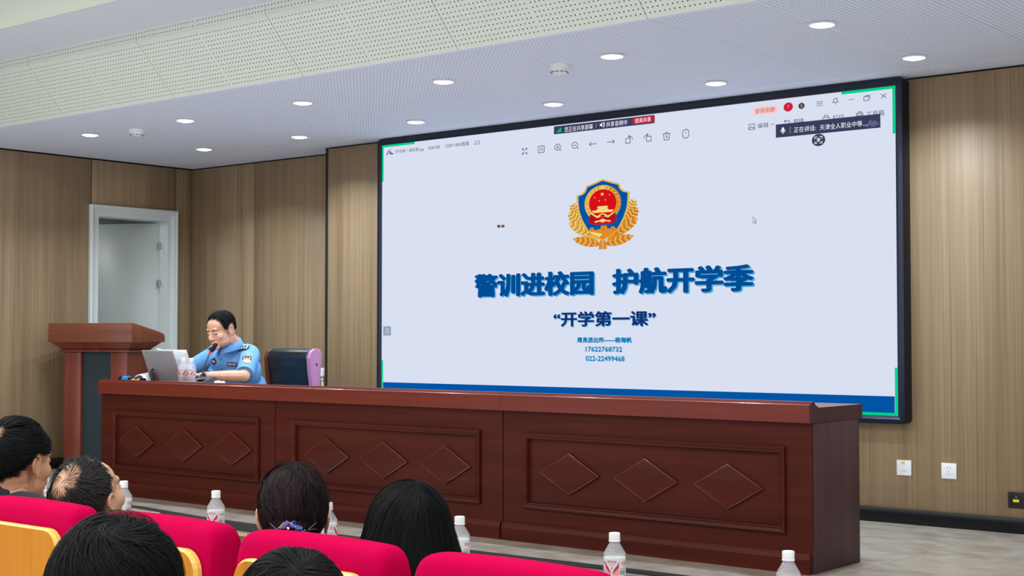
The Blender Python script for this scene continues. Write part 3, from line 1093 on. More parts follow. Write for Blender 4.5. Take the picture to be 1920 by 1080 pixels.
def ep(pts, mi, lift):
    em.cur = mi
    poly(em, [eb(a, b) for a, b in pts], lift)


def leaf_shape(cx, cy, a, ln, wd, mi):
    ca, sa = math.cos(R(a)), math.sin(R(a))
    tr = lambda x, y: (cx + x * ca - y * sa, cy + x * sa + y * ca)
    bl = L1 + leaf_shape.k * 1.0e-4
    n = 9
    up = [(-ln + 2 * ln * i / n, wd * (1 - abs(-1 + 2 * i / n) ** 2.4) + (3 if i % 2 else 0)) for i in range(n + 1)]
    pts = up + [(x, -y) for x, y in up[::-1]]
    ep([tr(x, y) for x, y in pts], mi, bl)
    leaf_shape.k += 1
    for i in range(1, 11):
        x = -ln + 2 * ln * i / 11.5
        h = wd * (1 - abs(x / ln) ** 2.4) * 0.92
        for s_ in (-1, 1):
            ep([tr(x, 0), tr(x + 26, s_ * h), tr(x + 34, s_ * h * 0.92), tr(x + 8, 0)], 3 if i % 2 else 1, bl + 4e-5)
    ep([tr(-ln, -2.5), tr(ln * 0.95, 0), tr(-ln, 2.5)], 3, bl + 6e-5)


leaf_shape.k = 0
for s_ in (-1, 1):
    mi = 0 if s_ < 0 else 2
    A = lambda a: (180 - a) if s_ < 0 else a
    leaf_shape(s_ * 335, 508, A(-68), 96, 60, 0)
    leaf_shape(s_ * 330, 610, A(-48), 122, 66, mi)
    leaf_shape(s_ * 270, 735, A(-32), 168, 56, mi)
    leaf_shape(s_ * 190, 888, A(-14), 178, 54, 2)
    ep([(s_ * 2, 870), (s_ * 34, 880), (s_ * 50, 985), (s_ * 2, 985)], 2, L2)
    ep([(s_ * 160, 700), (s_ * 318, 560), (s_ * 240, 820), (s_ * 40, 890)], mi, L1 - 5e-5)
right = [(0, 150), (100, 186), (200, 218), (208, 252), (228, 286), (262, 310), (318, 324), (314, 420), (303, 510), (263, 627), (193, 753), (93, 836), (0, 890)]
sh = right + [(-a, b) for a, b in right[::-1] if a]
ep(sh, 0, L2 + 0.0001)
ep([(a * 0.925, 520 + (b - 520) * 0.945) for a, b in sh], 4, L2 + 0.0002)
ep([(-190, 752), (-150, 742), (-150, 722), (-108, 722), (-106, 748), (-70, 752), (-22, 738), (-22, 706), (48, 706), (52, 738), (92, 746), (100, 722), (140, 722), (146, 742), (186, 752), (93, 824), (0, 872), (-93, 824)], 2, L2 + 0.0003)
ep([(-170, 762), (-60, 790), (0, 800), (-40, 840), (-110, 806)], 1, L2 + 0.0004)
for a in (-130, 10, 120):
    ep([(a - 7, 758), (a - 7, 738), (a + 7, 738), (a + 7, 758)], 3, L2 + 0.0004)
ep([(c_[0], c_[1]) for c_ in circ(0, 440, 218, 48)], 0, L3)
ep(circ(0, 440, 218, 26, -70, 80), 2, L3 + 0.0001)
for k in range(44):
    a = 110 + 320 * k / 43
    c1, s1 = math.cos(R(a)), math.sin(R(a))
    c2, s2_ = math.cos(R(a + 5)), math.sin(R(a + 5))
    ep([(172 * c1, 440 + 172 * s1), (206 * c2, 440 + 206 * s2_), (206 * c2 + 5, 440 + 206 * s2_ + 5), (172 * c1 + 5, 440 + 172 * s1 + 5)], 3 if k % 2 else 1, L3 + 0.0002)
ep(circ(0, 436, 163, 44), 5, L3 + 0.0003)
ep([(-150, 556), (-168, 664), (-96, 690), (96, 690), (168, 664), (152, 556), (80, 600), (-80, 600)], 6, L3 + 0.0004)
ep([(-92, 640), (-96, 690), (96, 690), (92, 640)], 5, L3 + 0.0005)
ep([(-132, 546), (-120, 572), (-70, 610), (-36, 604), (-22, 578), (0, 570), (22, 578), (36, 604), (70, 610), (120, 572), (132, 546), (90, 580), (60, 590), (40, 572), (0, 556), (-40, 572), (-60, 590), (-90, 580)], 1, L3 + 0.0006)
ep([(-96, 648), (-40, 640), (0, 620), (40, 640), (96, 648), (92, 666), (40, 654), (0, 668), (-40, 654), (-92, 666)], 1, L3 + 0.0006)
for pts in ([(-56, 472), (56, 472), (68, 492), (-68, 492)], [(-46, 492), (46, 492), (46, 502), (-46, 502)], [(-62, 500), (62, 500), (74, 522), (-74, 522)],
            [(-128, 520), (128, 520), (112, 548), (-112, 548)]):
    ep(pts, 1, L3 + 0.0007)


def star(cx, cy, r, mi):
    P = []
    for k in range(10):
        a = R(-90 + 36 * k)
        q = r if k % 2 == 0 else r * 0.42
        P.append((cx + q * math.cos(a), cy + q * math.sin(a)))
    ep(P, mi, L3 + 0.0008)


star(0, 252, 26, 1)
star(-4, 330, 24, 1)
for a, b in ((-94, 366), (-40, 408), (34, 402), (84, 346)):
    star(a, b, 12, 0)
em.build('badge', EM, dp)

# ------------------------------------------------------------------ water bottles
M_pet = NT('clear_bottle')
M_pet.b.inputs['Base Color'].default_value = (0.86, 0.89, 0.93, 1)
M_pet.b.inputs['Roughness'].default_value = 0.06
M_pet.b.inputs['Alpha'].default_value = 0.24
M_pet = M_pet.m
M_cap = mat('bottle_cap', (232, 236, 238), 0.35)


def film_mat():
    t = NT('label_film')
    t.b.inputs['Base Color'].default_value = lin((226, 230, 234))
    t.b.inputs['Roughness'].default_value = 0.35
    t.b.inputs['Alpha'].default_value = 0.82
    return t.m


M_film = film_mat()
M_lred = mat('label_red', (204, 24, 70), 0.4)
M_lpink = mat('label_pink', (236, 150, 150), 0.4)
M_lgrey = mat('label_grey', (120, 124, 132), 0.4)
M_lorg = mat('label_orange', (206, 120, 70), 0.4)
bottle0 = None
BH = 0.1755


def make_bottle(label, group):
    t = thing('water_bottle', label, 'bottle', (0, 0, 0), 0, group)
    k = MB()
    pr = [(0.0, 0.004), (0.018, 0.003), (0.027, 0.0), (0.0305, 0.004), (0.032, 0.010), (0.0305, 0.017), (0.032, 0.024), (0.0305, 0.031), (0.032, 0.038),
          (0.0305, 0.043), (0.032, 0.048), (0.0316, 0.052), (0.0316, 0.107), (0.0325, 0.113), (0.0322, 0.117), (0.0150, 0.146), (0.0132, 0.149), (0.0132, 0.152), (0.0, 0.152)]
    k.lathe(pr, n=28)
    k.build('body', M_pet, t, smooth=True, angle=50)
    MB().lathe([(0.0165, 0.1495), (0.0172, 0.151), (0.0172, 0.153), (0.0150, 0.154), (0.0160, 0.155), (0.0165, 0.171), (0.0158, 0.1745), (0.013, 0.1755), (0.0, 0.1755)], n=28).build('cap', M_cap, t, smooth=True)
    rr = 0.0321
    lb = MB().lathe([(rr, 0.055), (rr, 0.105)], n=40).build('label_sleeve', M_film, t, smooth=True)

    def wp(a, z, lift=0.0003):
        """a: metres round the sleeve from the front (local -Y), z up"""
        th = -PI / 2 + a / rr
        q = rr + lift
        return Vector((q * math.cos(th), q * math.sin(th), z - 0.035))

    def wpoly(mb, pts, lift):
        mb.add([wp(a, z, lift) for a, z in pts], [tuple(range(len(pts)))])

    def strip(mb, lo, hi, lift):
        for (a, z), (b, y), (c, x), (d, w_) in zip(lo[:-1], lo[1:], hi[1:], hi[:-1]):
            wpoly(mb, [(a, z), (b, y), (c, x), (d, w_)], lift)
    pm = MB()
    for s_ in (-1, 1):
        lo = [(s_ * a, z) for a, z in ((0.003, 0.093), (0.007, 0.100), (0.013, 0.106), (0.019, 0.111), (0.0215, 0.117))]
        hi = [(s_ * a, z) for a, z in ((0.003, 0.094), (0.004, 0.104), (0.010, 0.114), (0.017, 0.122), (0.0215, 0.131))]
        pm.cur = 0
        strip(pm, lo, hi, 0.0004)
        pm.cur = 1
        strip(pm, [(s_ * a, 0.0925) for a in (0.004, 0.010, 0.016, 0.0215)], [(s_ * a, z) for a, z in ((0.004, 0.094), (0.010, 0.102), (0.016, 0.107), (0.0215, 0.110))], 0.0003)
    pm.cur = 0
    vs, fs = text_polys('娃哈哈')
    pm.add([wp(-0.014 + 0.028 * x, 0.126 + 0.009 * y, 0.0004) for x, y in vs], fs)
    pm.cur = 2
    strip(pm, [(-0.008 + 0.004 * i, 0.1215) for i in range(5)], [(-0.008 + 0.004 * i, 0.1225) for i in range(5)], 0.0004)
    wpoly(pm, [(-0.0012, 0.108), (0.0012, 0.108), (0.0012, 0.116), (-0.0012, 0.116)], 0.0004)
    # side panels with small print and a round mark
    for base in (0.034, -0.034, 0.068, -0.068):
        pm.cur = 3
        n = 14
        lo = [(base + 0.0055 * math.cos(2 * PI * i / n), 0.126 + 0.0055 * math.sin(2 * PI * i / n)) for i in range(n + 1)]
        hi = [(base + 0.0036 * math.cos(2 * PI * i / n), 0.126 + 0.0036 * math.sin(2 * PI * i / n)) for i in range(n + 1)]
        strip(pm, lo, hi, 0.0004)
        wpoly(pm, [(base - 0.002, 0.124), (base + 0.002, 0.124), (base + 0.0005, 0.129)], 0.0004)
        pm.cur = 2
        for q in range(4):
            z = 0.095 + 0.0052 * q
            strip(pm, [(base - 0.010 + 0.005 * i, z) for i in range(5)], [(base - 0.010 + 0.005 * i, z + (0.0035 if q < 2 else 0.0015)) for i in range(5)], 0.0004)
        wpoly(pm, [(base + 0.009, 0.120), (base + 0.014, 0.120), (base + 0.014, 0.131), (base + 0.009, 0.131)], 0.0004)
    pm.build('label_print', [M_lred, M_lpink, M_lgrey, M_lorg], lb)
    return t


TZ = 0.311
bottle0 = None
G1 = 'water bottles along the front-row table'
blist = [(-5.303, 3.42, TZ, 44, 'water bottle on the table between the navy-collared man and the balding man', G1),
         (-4.763, 3.42, TZ, 150, 'water bottle on the front-row table just past the balding man\'s forehead', G1),
         (-4.202, 3.42, TZ, 24, 'water bottle standing clear between the balding man and the woman with hair clip', G1),
         (-3.609, 3.42, TZ, 130, 'water bottle half hidden by the woman with the hair clip', G1),
         (-3.011, 3.42, TZ, 200, 'water bottle half hidden by the long-haired woman', G1),
         (-2.416, 3.42, TZ, 20, 'front-row water bottle before the end desk unit, its whole red and white label showing', G1),
         (-1.856, 3.42, TZ, 100, 'water bottle near the desk corner, only cap and shoulder showing', G1),
         (-7.700, 5.985, 0.735, 35, 'water bottle on the stage desk, touching the grey laptop', 'water bottles on the stage desk'),
         (-7.628, 5.995, 0.735, 35, 'water bottle on the stage desk, beside the officer\'s microphone', 'water bottles on the stage desk')]
for x, y, z, rz, lab, gr in blist:
    if bottle0 is None:
        bottle0 = make_bottle(lab, gr)
        o = bottle0
    else:
        o = copy_tree(bottle0)
        o['label'] = lab
        o['group'] = gr
    o.location = (x, y, z)
    o.rotation_euler = (0, 0, R(rz))

# ------------------------------------------------------------------ table before the front row
tb = thing('table', 'long low-lying dark wooden table before the front row of red seats', 'table', (-3.5, 3.45, HF))
M_tbl = wood('table_veneer', (112, 62, 48), (140, 84, 66), 'X', 24, 5, 0.3, coat=0.3)
tz = TZ - HF
MB().box(-2.4, 2.3, -0.38, 0.08, tz - 0.03, tz).build('table_top', M_tbl, tb, bevel=0.004)
MB().box(-2.3, 2.2, 0.02, 0.04, 0.25, tz - 0.03).build('modesty_panel', M_tbl, tb, bevel=0.002)
for x in (-2.3, -0.8, 0.7, 2.2):
    MB().box(x - 0.02, x + 0.02, -0.30, 0.02, 0.0, tz - 0.03).build('leg', M_tbl, tb, bevel=0.003)

# ------------------------------------------------------------------ auditorium seats
M_red = mat('crimson_cloth', (180, 0, 64), 0.95, spec=0.04, bump=0.25, bscale=420)
M_shell = wood('seat_shell_veneer', (178, 104, 0), (200, 128, 2), 'Z', 40, 7, 0.45, spec=0.2)
M_shelledge = mat('shell_edge', (226, 176, 84), 0.4)
M_seatmetal = mat('seat_metal', (70, 70, 74), 0.4, metal=0.6)


def make_seat(label):
    t = thing('auditorium_seat', label, 'seat', (0, 0, HF), 0, 'red seats of the audience rows')
    zt = 0.545 - HF          # top of the wooden shell
    # shell with rounded top corners (rear face at y = 0)
    r = 0.055
    out = [(-0.215, 0.36)] + [(0.215, 0.36)]
    out += [(0.215 - r + r * math.cos(R(a)), zt - r + r * math.sin(R(a))) for a in range(0, 91, 15)]
    out += [(-0.215 + r + r * math.cos(R(a)), zt - r + r * math.sin(R(a))) for a in range(90, 181, 15)]
    sh = MB()
    n = len(out)
    ring = lambda k, y: [(u * k, y, zt / 2 + 0.18 + (v - zt / 2 - 0.18) * (1 - (1 - k) * 0.5)) for u, v in out]
    A, B, C = ring(0.972, 0.0), ring(1.0, 0.008), ring(1.0, 0.020)
    sh.add(A, [tuple(range(n))])
    sh.add(C, [tuple(range(n))[::-1]])
    sh.cur = 1
    for P, Q in ((A, B), (B, C)):
        for i in range(n):
            sh.add([P[i], P[(i + 1) % n], Q[(i + 1) % n], Q[i]], [(0, 1, 2, 3)])
    sh.build('shell', [M_shell, M_shelledge], t)
    # padded back: rounded slab that swells over the shell's top
    nu, nw = 28, 22
    vs, fs = [], []
    us = [-1, -0.985, -0.955, -0.91, -0.85] + [-0.7 + 0.2 * q for q in range(8)] + [0.85, 0.91, 0.955, 0.985, 1]
    nu = len(us) - 1
    for u in us:
        q = max(0.0, (abs(u) - 0.85) / 0.15)
        e = math.sqrt(max(0.0, 1 - q * q))
        k = 0.80 + 0.20 * e
        for j in range(nw):
            a = 2 * PI * j / nw
            ca, sa = math.cos(a), math.sin(a)
            yy = 0.080 + 0.062 * k * math.copysign(abs(ca) ** 0.45, ca)
            top = (zt + 0.062) - 0.045 * (1 - e) - 0.006 * u * u
            zz = 0.80 + (top - 0.80) * (math.copysign(abs(sa) ** 0.40, sa) if sa > 0 else 0.0) if sa > 0 else 0.80 - 0.40 * abs(sa) ** 0.5
            lo_ = 0.0205 if zz < zt - 0.004 else 0.010
            vs.append((0.236 * u, max(yy, lo_), zz))
    for i in range(nu):
        for j in range(nw):
            fs.append((i * nw + j, i * nw + (j + 1) % nw, (i + 1) * nw + (j + 1) % nw, (i + 1) * nw + j))
    fs.append(tuple(range(nw)))
    fs.append(tuple(range(nu * nw, (nu + 1) * nw))[::-1])
    bk = MB().add(vs, fs).build('back_cushion', M_red, t, bevel=0.0, smooth=True, angle=70)
    mod = bk.modifiers.new('soft', 'SUBSURF')
    mod.levels = mod.render_levels = 1
    MB().box(-0.215, 0.215, 0.14, 0.58, 0.36, 0.46).build('seat_cushion', M_red, t, bevel=0.03, seg=4)
    for sx in (-1, 1):
        MB().box(sx * 0.252 - 0.022, sx * 0.252 + 0.022, 0.10, 0.50, 0.60, 0.64).build('armrest', M_shell, t, bevel=0.012, seg=3)
        MB().box(sx * 0.252 - 0.018, sx * 0.252 + 0.018, 0.16, 0.36, 0.0, 0.60).build('leg', M_seatmetal, t, bevel=0.006)
    return t


seat0 = make_seat('red padded seat with yellow wood back, occupied by the balding man')
seat0.location = (-3.525, 2.17, HF)
for x, y, lab in ((-2.955, 2.17, 'red padded seat with yellow wood back, directly beside the woman with the hair clip'),
                  (-2.395, 2.17, 'red padded seat with yellow wood back of the woman with the hair clip'),
                  (-1.836, 2.17, 'red padded seat last in the visible row, its top edge below the long-haired woman'),
                  (-4.095, 2.17, 'red padded seat of the man in the navy collar at the row\'s far end'),
                  (-1.95, 1.04, 'red seat of the dark-haired person with the cowlick'),
                  (-1.35, 1.04, 'red seat of the dark-haired person whose head top alone shows')):
    o = copy_tree(seat0)
    o.location = (x, y, HF)
    o['label'] = lab

# ------------------------------------------------------------------ things on the stage desk
DZT = 0.735
lp = thing('laptop', 'open grey laptop seen from behind, on the stage desk before the officer', 'laptop', (-7.99, 6.08, DZT))
M_alu = mat('laptop_grey', (158, 160, 168), 0.4, metal=0.2)
M_alul = mat('laptop_rim', (196, 200, 204), 0.35, metal=0.3)
MB().box(-0.165, 0.165, 0.0, 0.20, 0.004, 0.018).build('base', M_alu, lp, bevel=0.003)
tl = R(22)
lid = MB().box(-0.165, 0.165, -0.006, 0.0, 0.0, 0.222).build('lid', M_alu, lp, bevel=0.002)
lid.location = (0, -0.002, 0.016)
lid.rotation_euler = (tl, 0, 0)
rim = MB().box(-0.168, 0.168, 0.0, 0.002, 0.0, 0.2245)
rim.build('lid_rim', M_alul, lid, bevel=0.0008, seg=1)
MB().lathe([(0.0, -0.16), (0.006, -0.16), (0.006, 0.16), (0.0, 0.16)], (0, -0.004, 0.014), 12, axis=(1, 0, 0)).build('hinge', M_alu, lp, smooth=True)
MB().box(-0.15, 0.15, 0.03, 0.13, 0.018, 0.0192).build('keyboard', mat('keys', (30, 30, 32), 0.6), lp)

ps = thing('paper_sheets', 'white paper sheets propped upright behind the grey laptop', 'paper', (-7.91, 6.17, DZT))
pv, pf = [], []
for j in range(9):
    for i in range(7):
        x = -0.20 + 0.31 * i / 6
        z = 0.022 + 0.205 * j / 8
        y = 0.0 - math.sin(tl) * z * 1.05 + 0.012 * math.cos(i * 0.9)
        if j == 8 and i == 0:
            z += 0.012
            y -= 0.012
        pv.append((x, y, z))
for j in range(8):
    for i in range(6):
        pf.append((j * 7 + i, j * 7 + i + 1, (j + 1) * 7 + i + 1, (j + 1) * 7 + i))
M_paper = mat('paper', (236, 238, 244), 0.7)
po = MB().add(pv, pf).build('sheet', M_paper, ps, smooth=True)
po.modifiers.new('thick', 'SOLIDIFY').thickness = 0.004

pp = MB().add([(0.040 * math.cos(a) * (1 if k % 2 else 0.96), 0.05 * math.sin(a), 0.0) for k, a in enumerate(np.linspace(0, 2 * PI, 25)[:-1])] +
              [(0.032 * math.cos(a), 0.030 * math.sin(a), 0.028 + 0.004 * math.sin(3 * a)) for a in np.linspace(0, 2 * PI, 25)[:-1]],
              [tuple(range(24))[::-1], tuple(range(24, 48))] + [(k, (k + 1) % 24, 24 + (k + 1) % 24, 24 + k) for k in range(24)]).build('paper_pad', M_paper, None, smooth=True)
pp.location = (-7.37, 6.02, DZT)
tag(pp, 'low white rounded paper pad on the desk under the officer\'s bare forearm', 'paper')

# gooseneck microphone
gm = thing('gooseneck_microphone', 'black gooseneck microphone with red ring, its grey base before the officer', 'microphone', (-7.665, 6.13, DZT))
MB().prism([(-0.07, 0.0), (0.06, 0.0), (0.06, 0.045), (0.04, 0.05), (-0.07, 0.014)], lambda u, v, w: (w, u, v), -0.07, 0.06).build('base', mat('mic_base', (70, 78, 88), 0.35), gm, bevel=0.004)
MB().lathe([(0.007, 0), (0.007, 0.004), (0.0, 0.005)], (-0.04, -0.02, 0.031), 12, axis=(0, -0.3, 0.95)).build('button', M_plastic, gm, smooth=True)
MB().box(-0.012, 0.05, -0.055, 0.03, 0.026, 0.034).build('display_window', mat('mic_window', (28, 30, 36), 0.2), gm, bevel=0.002)
mp = [(-0.055, 0.03, 0.03), (-0.066, 0.04, 0.06), (-0.072, 0.06, 0.11), (-0.078, 0.09, 0.165), (-0.085, 0.115, 0.205)]
MB().tube(mp, [0.006, 0.004, 0.0035, 0.0035, 0.0035], 10).build('stem', mat('mic_stem', (44, 50, 58), 0.35), gm, smooth=True)
d = (Vector((0.045, 0.042, 0.085))).normalized()
e = Vector(mp[-1])
MB().lathe([(0.005, -0.004), (0.010, 0.0), (0.0115, 0.006), (0.0115, 0.013), (0.010, 0.015)], e, 18, axis=d).build('light_ring', emit('mic_red_ring', (255, 50, 40), 1.6), gm, smooth=True)
MB().lathe([(0.010, 0.012), (0.0135, 0.016), (0.0155, 0.030), (0.0155, 0.062), (0.012, 0.075), (0.006, 0.081), (0.0, 0.083)], e, 20, axis=d).build('foam_head', mat('mic_foam', (18, 18, 20), 0.9, bump=0.5, bscale=500), gm, smooth=True)

# hand microphone with blue ring, cables, plug
hm = thing('hand_microphone', 'black hand microphone with a bright blue collar lying on the desk', 'microphone', (-8.20, 5.905, DZT + 0.0255))
ax = Vector((0.98, 0.15, 0.0)).normalized()
MB().lathe([(0.0, -0.045), (0.016, -0.042), (0.024, -0.030), (0.0255, -0.014), (0.022, 0.0)], (-0.03, 0, 0), 20, axis=ax).build('grille', M_black, hm, smooth=True)
bl = MB().lathe([(0.0225, -0.004), (0.0255, -0.002), (0.0255, 0.012), (0.0225, 0.014), (0.0215, 0.036), (0.0255, 0.038), (0.0255, 0.050), (0.0215, 0.052)], (-0.03, 0, 0), 8, axis=ax)
bl.build('collar', mat('blue_rubber', (24, 132, 200), 0.45), hm)
MB().lathe([(0.0, 0.0), (0.021, 0.0), (0.017, 0.16), (0.015, 0.19), (0.0, 0.19)], (-0.03, 0, -0.003), 18, axis=ax).build('handle', M_black, hm, smooth=True)
for nm, x, y, c, lab in (('marker_pen', -8.095, 5.87, (236, 206, 30), 'short yellow capped marker on the desk beside the blue-collared microphone'),
                         ('marker_pen', -8.050, 5.875, (226, 176, 178), 'short pale pink marker on the desk beside the yellow one')):
    t = thing(nm, lab, 'pen', (x, y, DZT + 0.012))
    mk = mat('marker_' + str(c[1]), c, 0.4)
    MB().lathe([(0.0, 0), (0.009, 0.001), (0.0095, 0.004), (0.0095, 0.028), (0.008, 0.030)], (0, 0, 0.018), 14, axis=(0.9, 0.3, 0.32)).build('cap', mk, t, smooth=True)
    t.scale = (0.7, 0.7, 0.7)
    MB().lathe([(0.0, -0.05), (0.007, -0.05), (0.0085, -0.046), (0.0085, 0.002)], (0, 0, 0.018), 14, axis=(0.9, 0.3, 0.32)).build('body', mk, t, smooth=True)
cb = thing('cable_coil', 'coiled bundle of white cable on the desk at the laptop\'s corner', 'cable', (-8.13, 5.97, DZT))
rng = random.Random(5)
for q in range(6):
    pts = []
    a0 = rng.uniform(-0.2, 0.2)
    for k in range(17):
        a = PI * k / 16
        pts.append((0.062 * math.cos(a) * (1 - 0.03 * q), -0.02 + 0.012 * q + 0.01 * math.sin(a + a0), 0.006 + (0.050 + 0.002 * q) * math.sin(a)))
    MB().tube(pts, 0.0055, 8).build('loop', mat('cable_white', (224, 226, 226), 0.4) if q == 0 else bpy.data.materials['cable_white'], cb, smooth=True)
MB().tube([(-0.05, -0.03, 0.012), (0.0, -0.035, 0.03), (0.05, -0.03, 0.010)], 0.008, 8).build('tie', M_black, cb, smooth=True)
pg = thing('power_plug', 'dark grey plug standing between the white cable and the laptop', 'plug', (-8.075, 6.015, DZT))
MB().box(-0.018, 0.018, -0.012, 0.012, 0.0, 0.075).build('body', mat('plug_grey', (62, 64, 70), 0.5), pg, bevel=0.006, seg=3)
MB().tube([(0, 0, 0.07), (0.0, 0.0, 0.09), (0.01, 0.01, 0.098)], [0.010, 0.008, 0.006], 10).build('strain_relief', mat('plug_dark', (40, 42, 46), 0.6), pg, smooth=True)

# ------------------------------------------------------------------ people: one grown surface per body
def ico(sub):
    bm = bmesh.new()
    bmesh.ops.create_icosphere(bm, subdivisions=sub, radius=1.0)
    v = [tuple(p.co) for p in bm.verts]
    f = [[q.index for q in p.verts] for p in bm.faces]
    bm.free()
    return np.array(v), f


ICO_V, ICO_F = ico(3)
ICO2_V, ICO2_F = ico(2)


def rotm(a, b, c):
    return np.array(Euler((a, b, c)).to_matrix())


def S(c, r, rot=None):
    return ('e', np.array(c, float), (r, r, r) if isinstance(r, (int, float)) else r, rot)


def C(p0, r0, p1, r1):
    return ('c', np.array(p0, float), r0, np.array(p1, float), r1)


def xf(prims, M):
    """move primitives by the 4x4 matrix M (rotation, uniform scale, shift)"""
    M = np.array(M)
    A, t = M[:3, :3], M[:3, 3]
    s = np.linalg.norm(A[:, 0])
    Q = A / s
    out = []
    for p in prims:
        if p[0] == 'e':
            rt = Q if p[3] is None else Q @ p[3]
            out.append(('e', A @ p[1] + t, tuple(s * k for k in p[2]), rt))
        else:
            out.append(('c', A @ p[1] + t, p[2] * s, A @ p[3] + t, p[4] * s))
    return out


def grow(prims, d):
    return [('e', p[1], tuple(k + d for k in p[2]), p[3]) if p[0] == 'e' else ('c', p[1], p[2] + d, p[3], p[4] + d) for p in prims]


def skin_mesh(prims, voxel, smooth=6):
    """union of the primitives as one closed, smoothed surface; returns (verts, faces)"""
    V, F = [], []
    n = 0
    for p in prims:
        if p[0] == 'e':
            v = ICO_V * np.array(p[2])
            if p[3] is not None:
                v = v @ p[3].T
            v = v + p[1]
            f = ICO_F
        else:
            bm = bmesh.new()
            for c, r in ((p[1], p[2]), (p[3], p[4])):
                for q in ICO2_V:
                    bm.verts.new(tuple(c + q * r))
            res = bmesh.ops.convex_hull(bm, input=bm.verts)
            junk = [g for g in bm.verts if not g.link_faces]
            bmesh.ops.delete(bm, geom=junk, context='VERTS')
            bm.verts.index_update()
            v = np.array([tuple(q.co) for q in bm.verts])
            f = [[q.index for q in g.verts] for g in bm.faces]
            bm.free()
        V.append(v)
        F += [[n + i for i in g] for g in f]
        n += len(v)
    V = np.concatenate(V)
    me = bpy.data.meshes.new('grow')
    me.from_pydata(V.tolist(), [], F)
    ob = bpy.data.objects.new('grow', me)
    COL.objects.link(ob)
    m = ob.modifiers.new('r', 'REMESH')
    m.mode = 'VOXEL'
    m.voxel_size = voxel
    if smooth:
        k = ob.modifiers.new('s', 'SMOOTH')
        k.factor = 0.5
        k.iterations = smooth
    dg = bpy.context.evaluated_depsgraph_get()
    out = bpy.data.meshes.new_from_object(ob.evaluated_get(dg))
    co = np.empty(len(out.vertices) * 3)
    out.vertices.foreach_get('co', co)
    fs = [tuple(p.vertices) for p in out.polygons]
    bpy.data.objects.remove(ob)
    bpy.data.meshes.remove(me)
    bpy.data.meshes.remove(out)
    return co.reshape(-1, 3), fs


def mesh_obj(name, pieces, mats, parent, mi=None):
    V, F, MI = [], [], []
    n = 0
    for k, (v, f) in enumerate(pieces):
        V.append(np.asarray(v))
        F += [[n + i for i in g] for g in f]
        MI += [(mi[k] if mi else 0)] * len(f)
        n += len(v)
    me = bpy.data.meshes.new(name)
    me.from_pydata(np.concatenate(V).tolist(), [], F)
    for m in (mats if isinstance(mats, (list, tuple)) else [mats]):
        me.materials.append(m)
    me.polygons.foreach_set('use_smooth', [True] * len(F))
    if mi:
        me.polygons.foreach_set('material_index', MI)
    o = bpy.data.objects.new(name, me)
    COL.objects.link(o)
    if parent is not None:
        o.parent = parent
        o.matrix_parent_inverse = parent.matrix_basis.inverted()
    return o


def skin_mat(name, c):
    t = NT(name)
    tc = t.n('ShaderNodeTexCoord')
    nz = t.n('ShaderNodeTexNoise')
    nz.inputs['Scale'].default_value = 26
    nz.inputs['Detail'].default_value = 4
    t.l(tc.outputs['Object'], nz.inputs['Vector'])
    col = t.mix(nz.outputs[0], lin([v * 0.9 for v in c]), lin([min(255, v * 1.06) for v in c]))
    t.l(col, t.b.inputs['Base Color'])
    t.b.inputs['Roughness'].default_value = 0.5
    t.b.inputs['Subsurface Weight'].default_value = 0.08
    t.b.inputs['Subsurface Radius'].default_value = (0.01, 0.004, 0.002)
    return t.m


def hair_mat(name, c1, c2, rough=0.6):
    t = NT(name)
    g = t.n('ShaderNodeNewGeometry')
    col = t.mix(g.outputs['Random Per Island'], lin(c1), lin(c2))
    t.l(col, t.b.inputs['Base Color'])
    t.b.inputs['Roughness'].default_value = rough
    t.b.inputs['Specular IOR Level'].default_value = 0.11
    return t.m


# head in its own frame: +Y is the face, +X its right side, metres
def ear(s):
    P = [S((s * 0.078, -0.006, -0.004), (0.004, 0.015, 0.026), rotm(0.25, 0, s * -0.35))]
    pts = []
    for k in range(8):
        a = R(-150 + 37 * k)
        pts.append((s * (0.083 + 0.004 * math.sin(k)), -0.010 - 0.016 * math.cos(a - 0.5) * 1.0, 0.002 + 0.027 * -math.sin(a - 2.1)))
    rim = [(s * 0.080, 0.006, 0.004), (s * 0.083, 0.006, 0.020), (s * 0.086, -0.006, 0.029), (s * 0.088, -0.020, 0.022), (s * 0.087, -0.025, 0.006), (s * 0.084, -0.019, -0.012), (s * 0.080, -0.009, -0.024)]
    for a, b in zip(rim[:-1], rim[1:]):
        P.append(C(a, 0.0050, b, 0.0050))
    P.append(S((s * 0.079, -0.004, -0.028), (0.005, 0.008, 0.010)))
    P.append(S((s * 0.078, 0.008, -0.004), (0.005, 0.005, 0.008)))
    return P


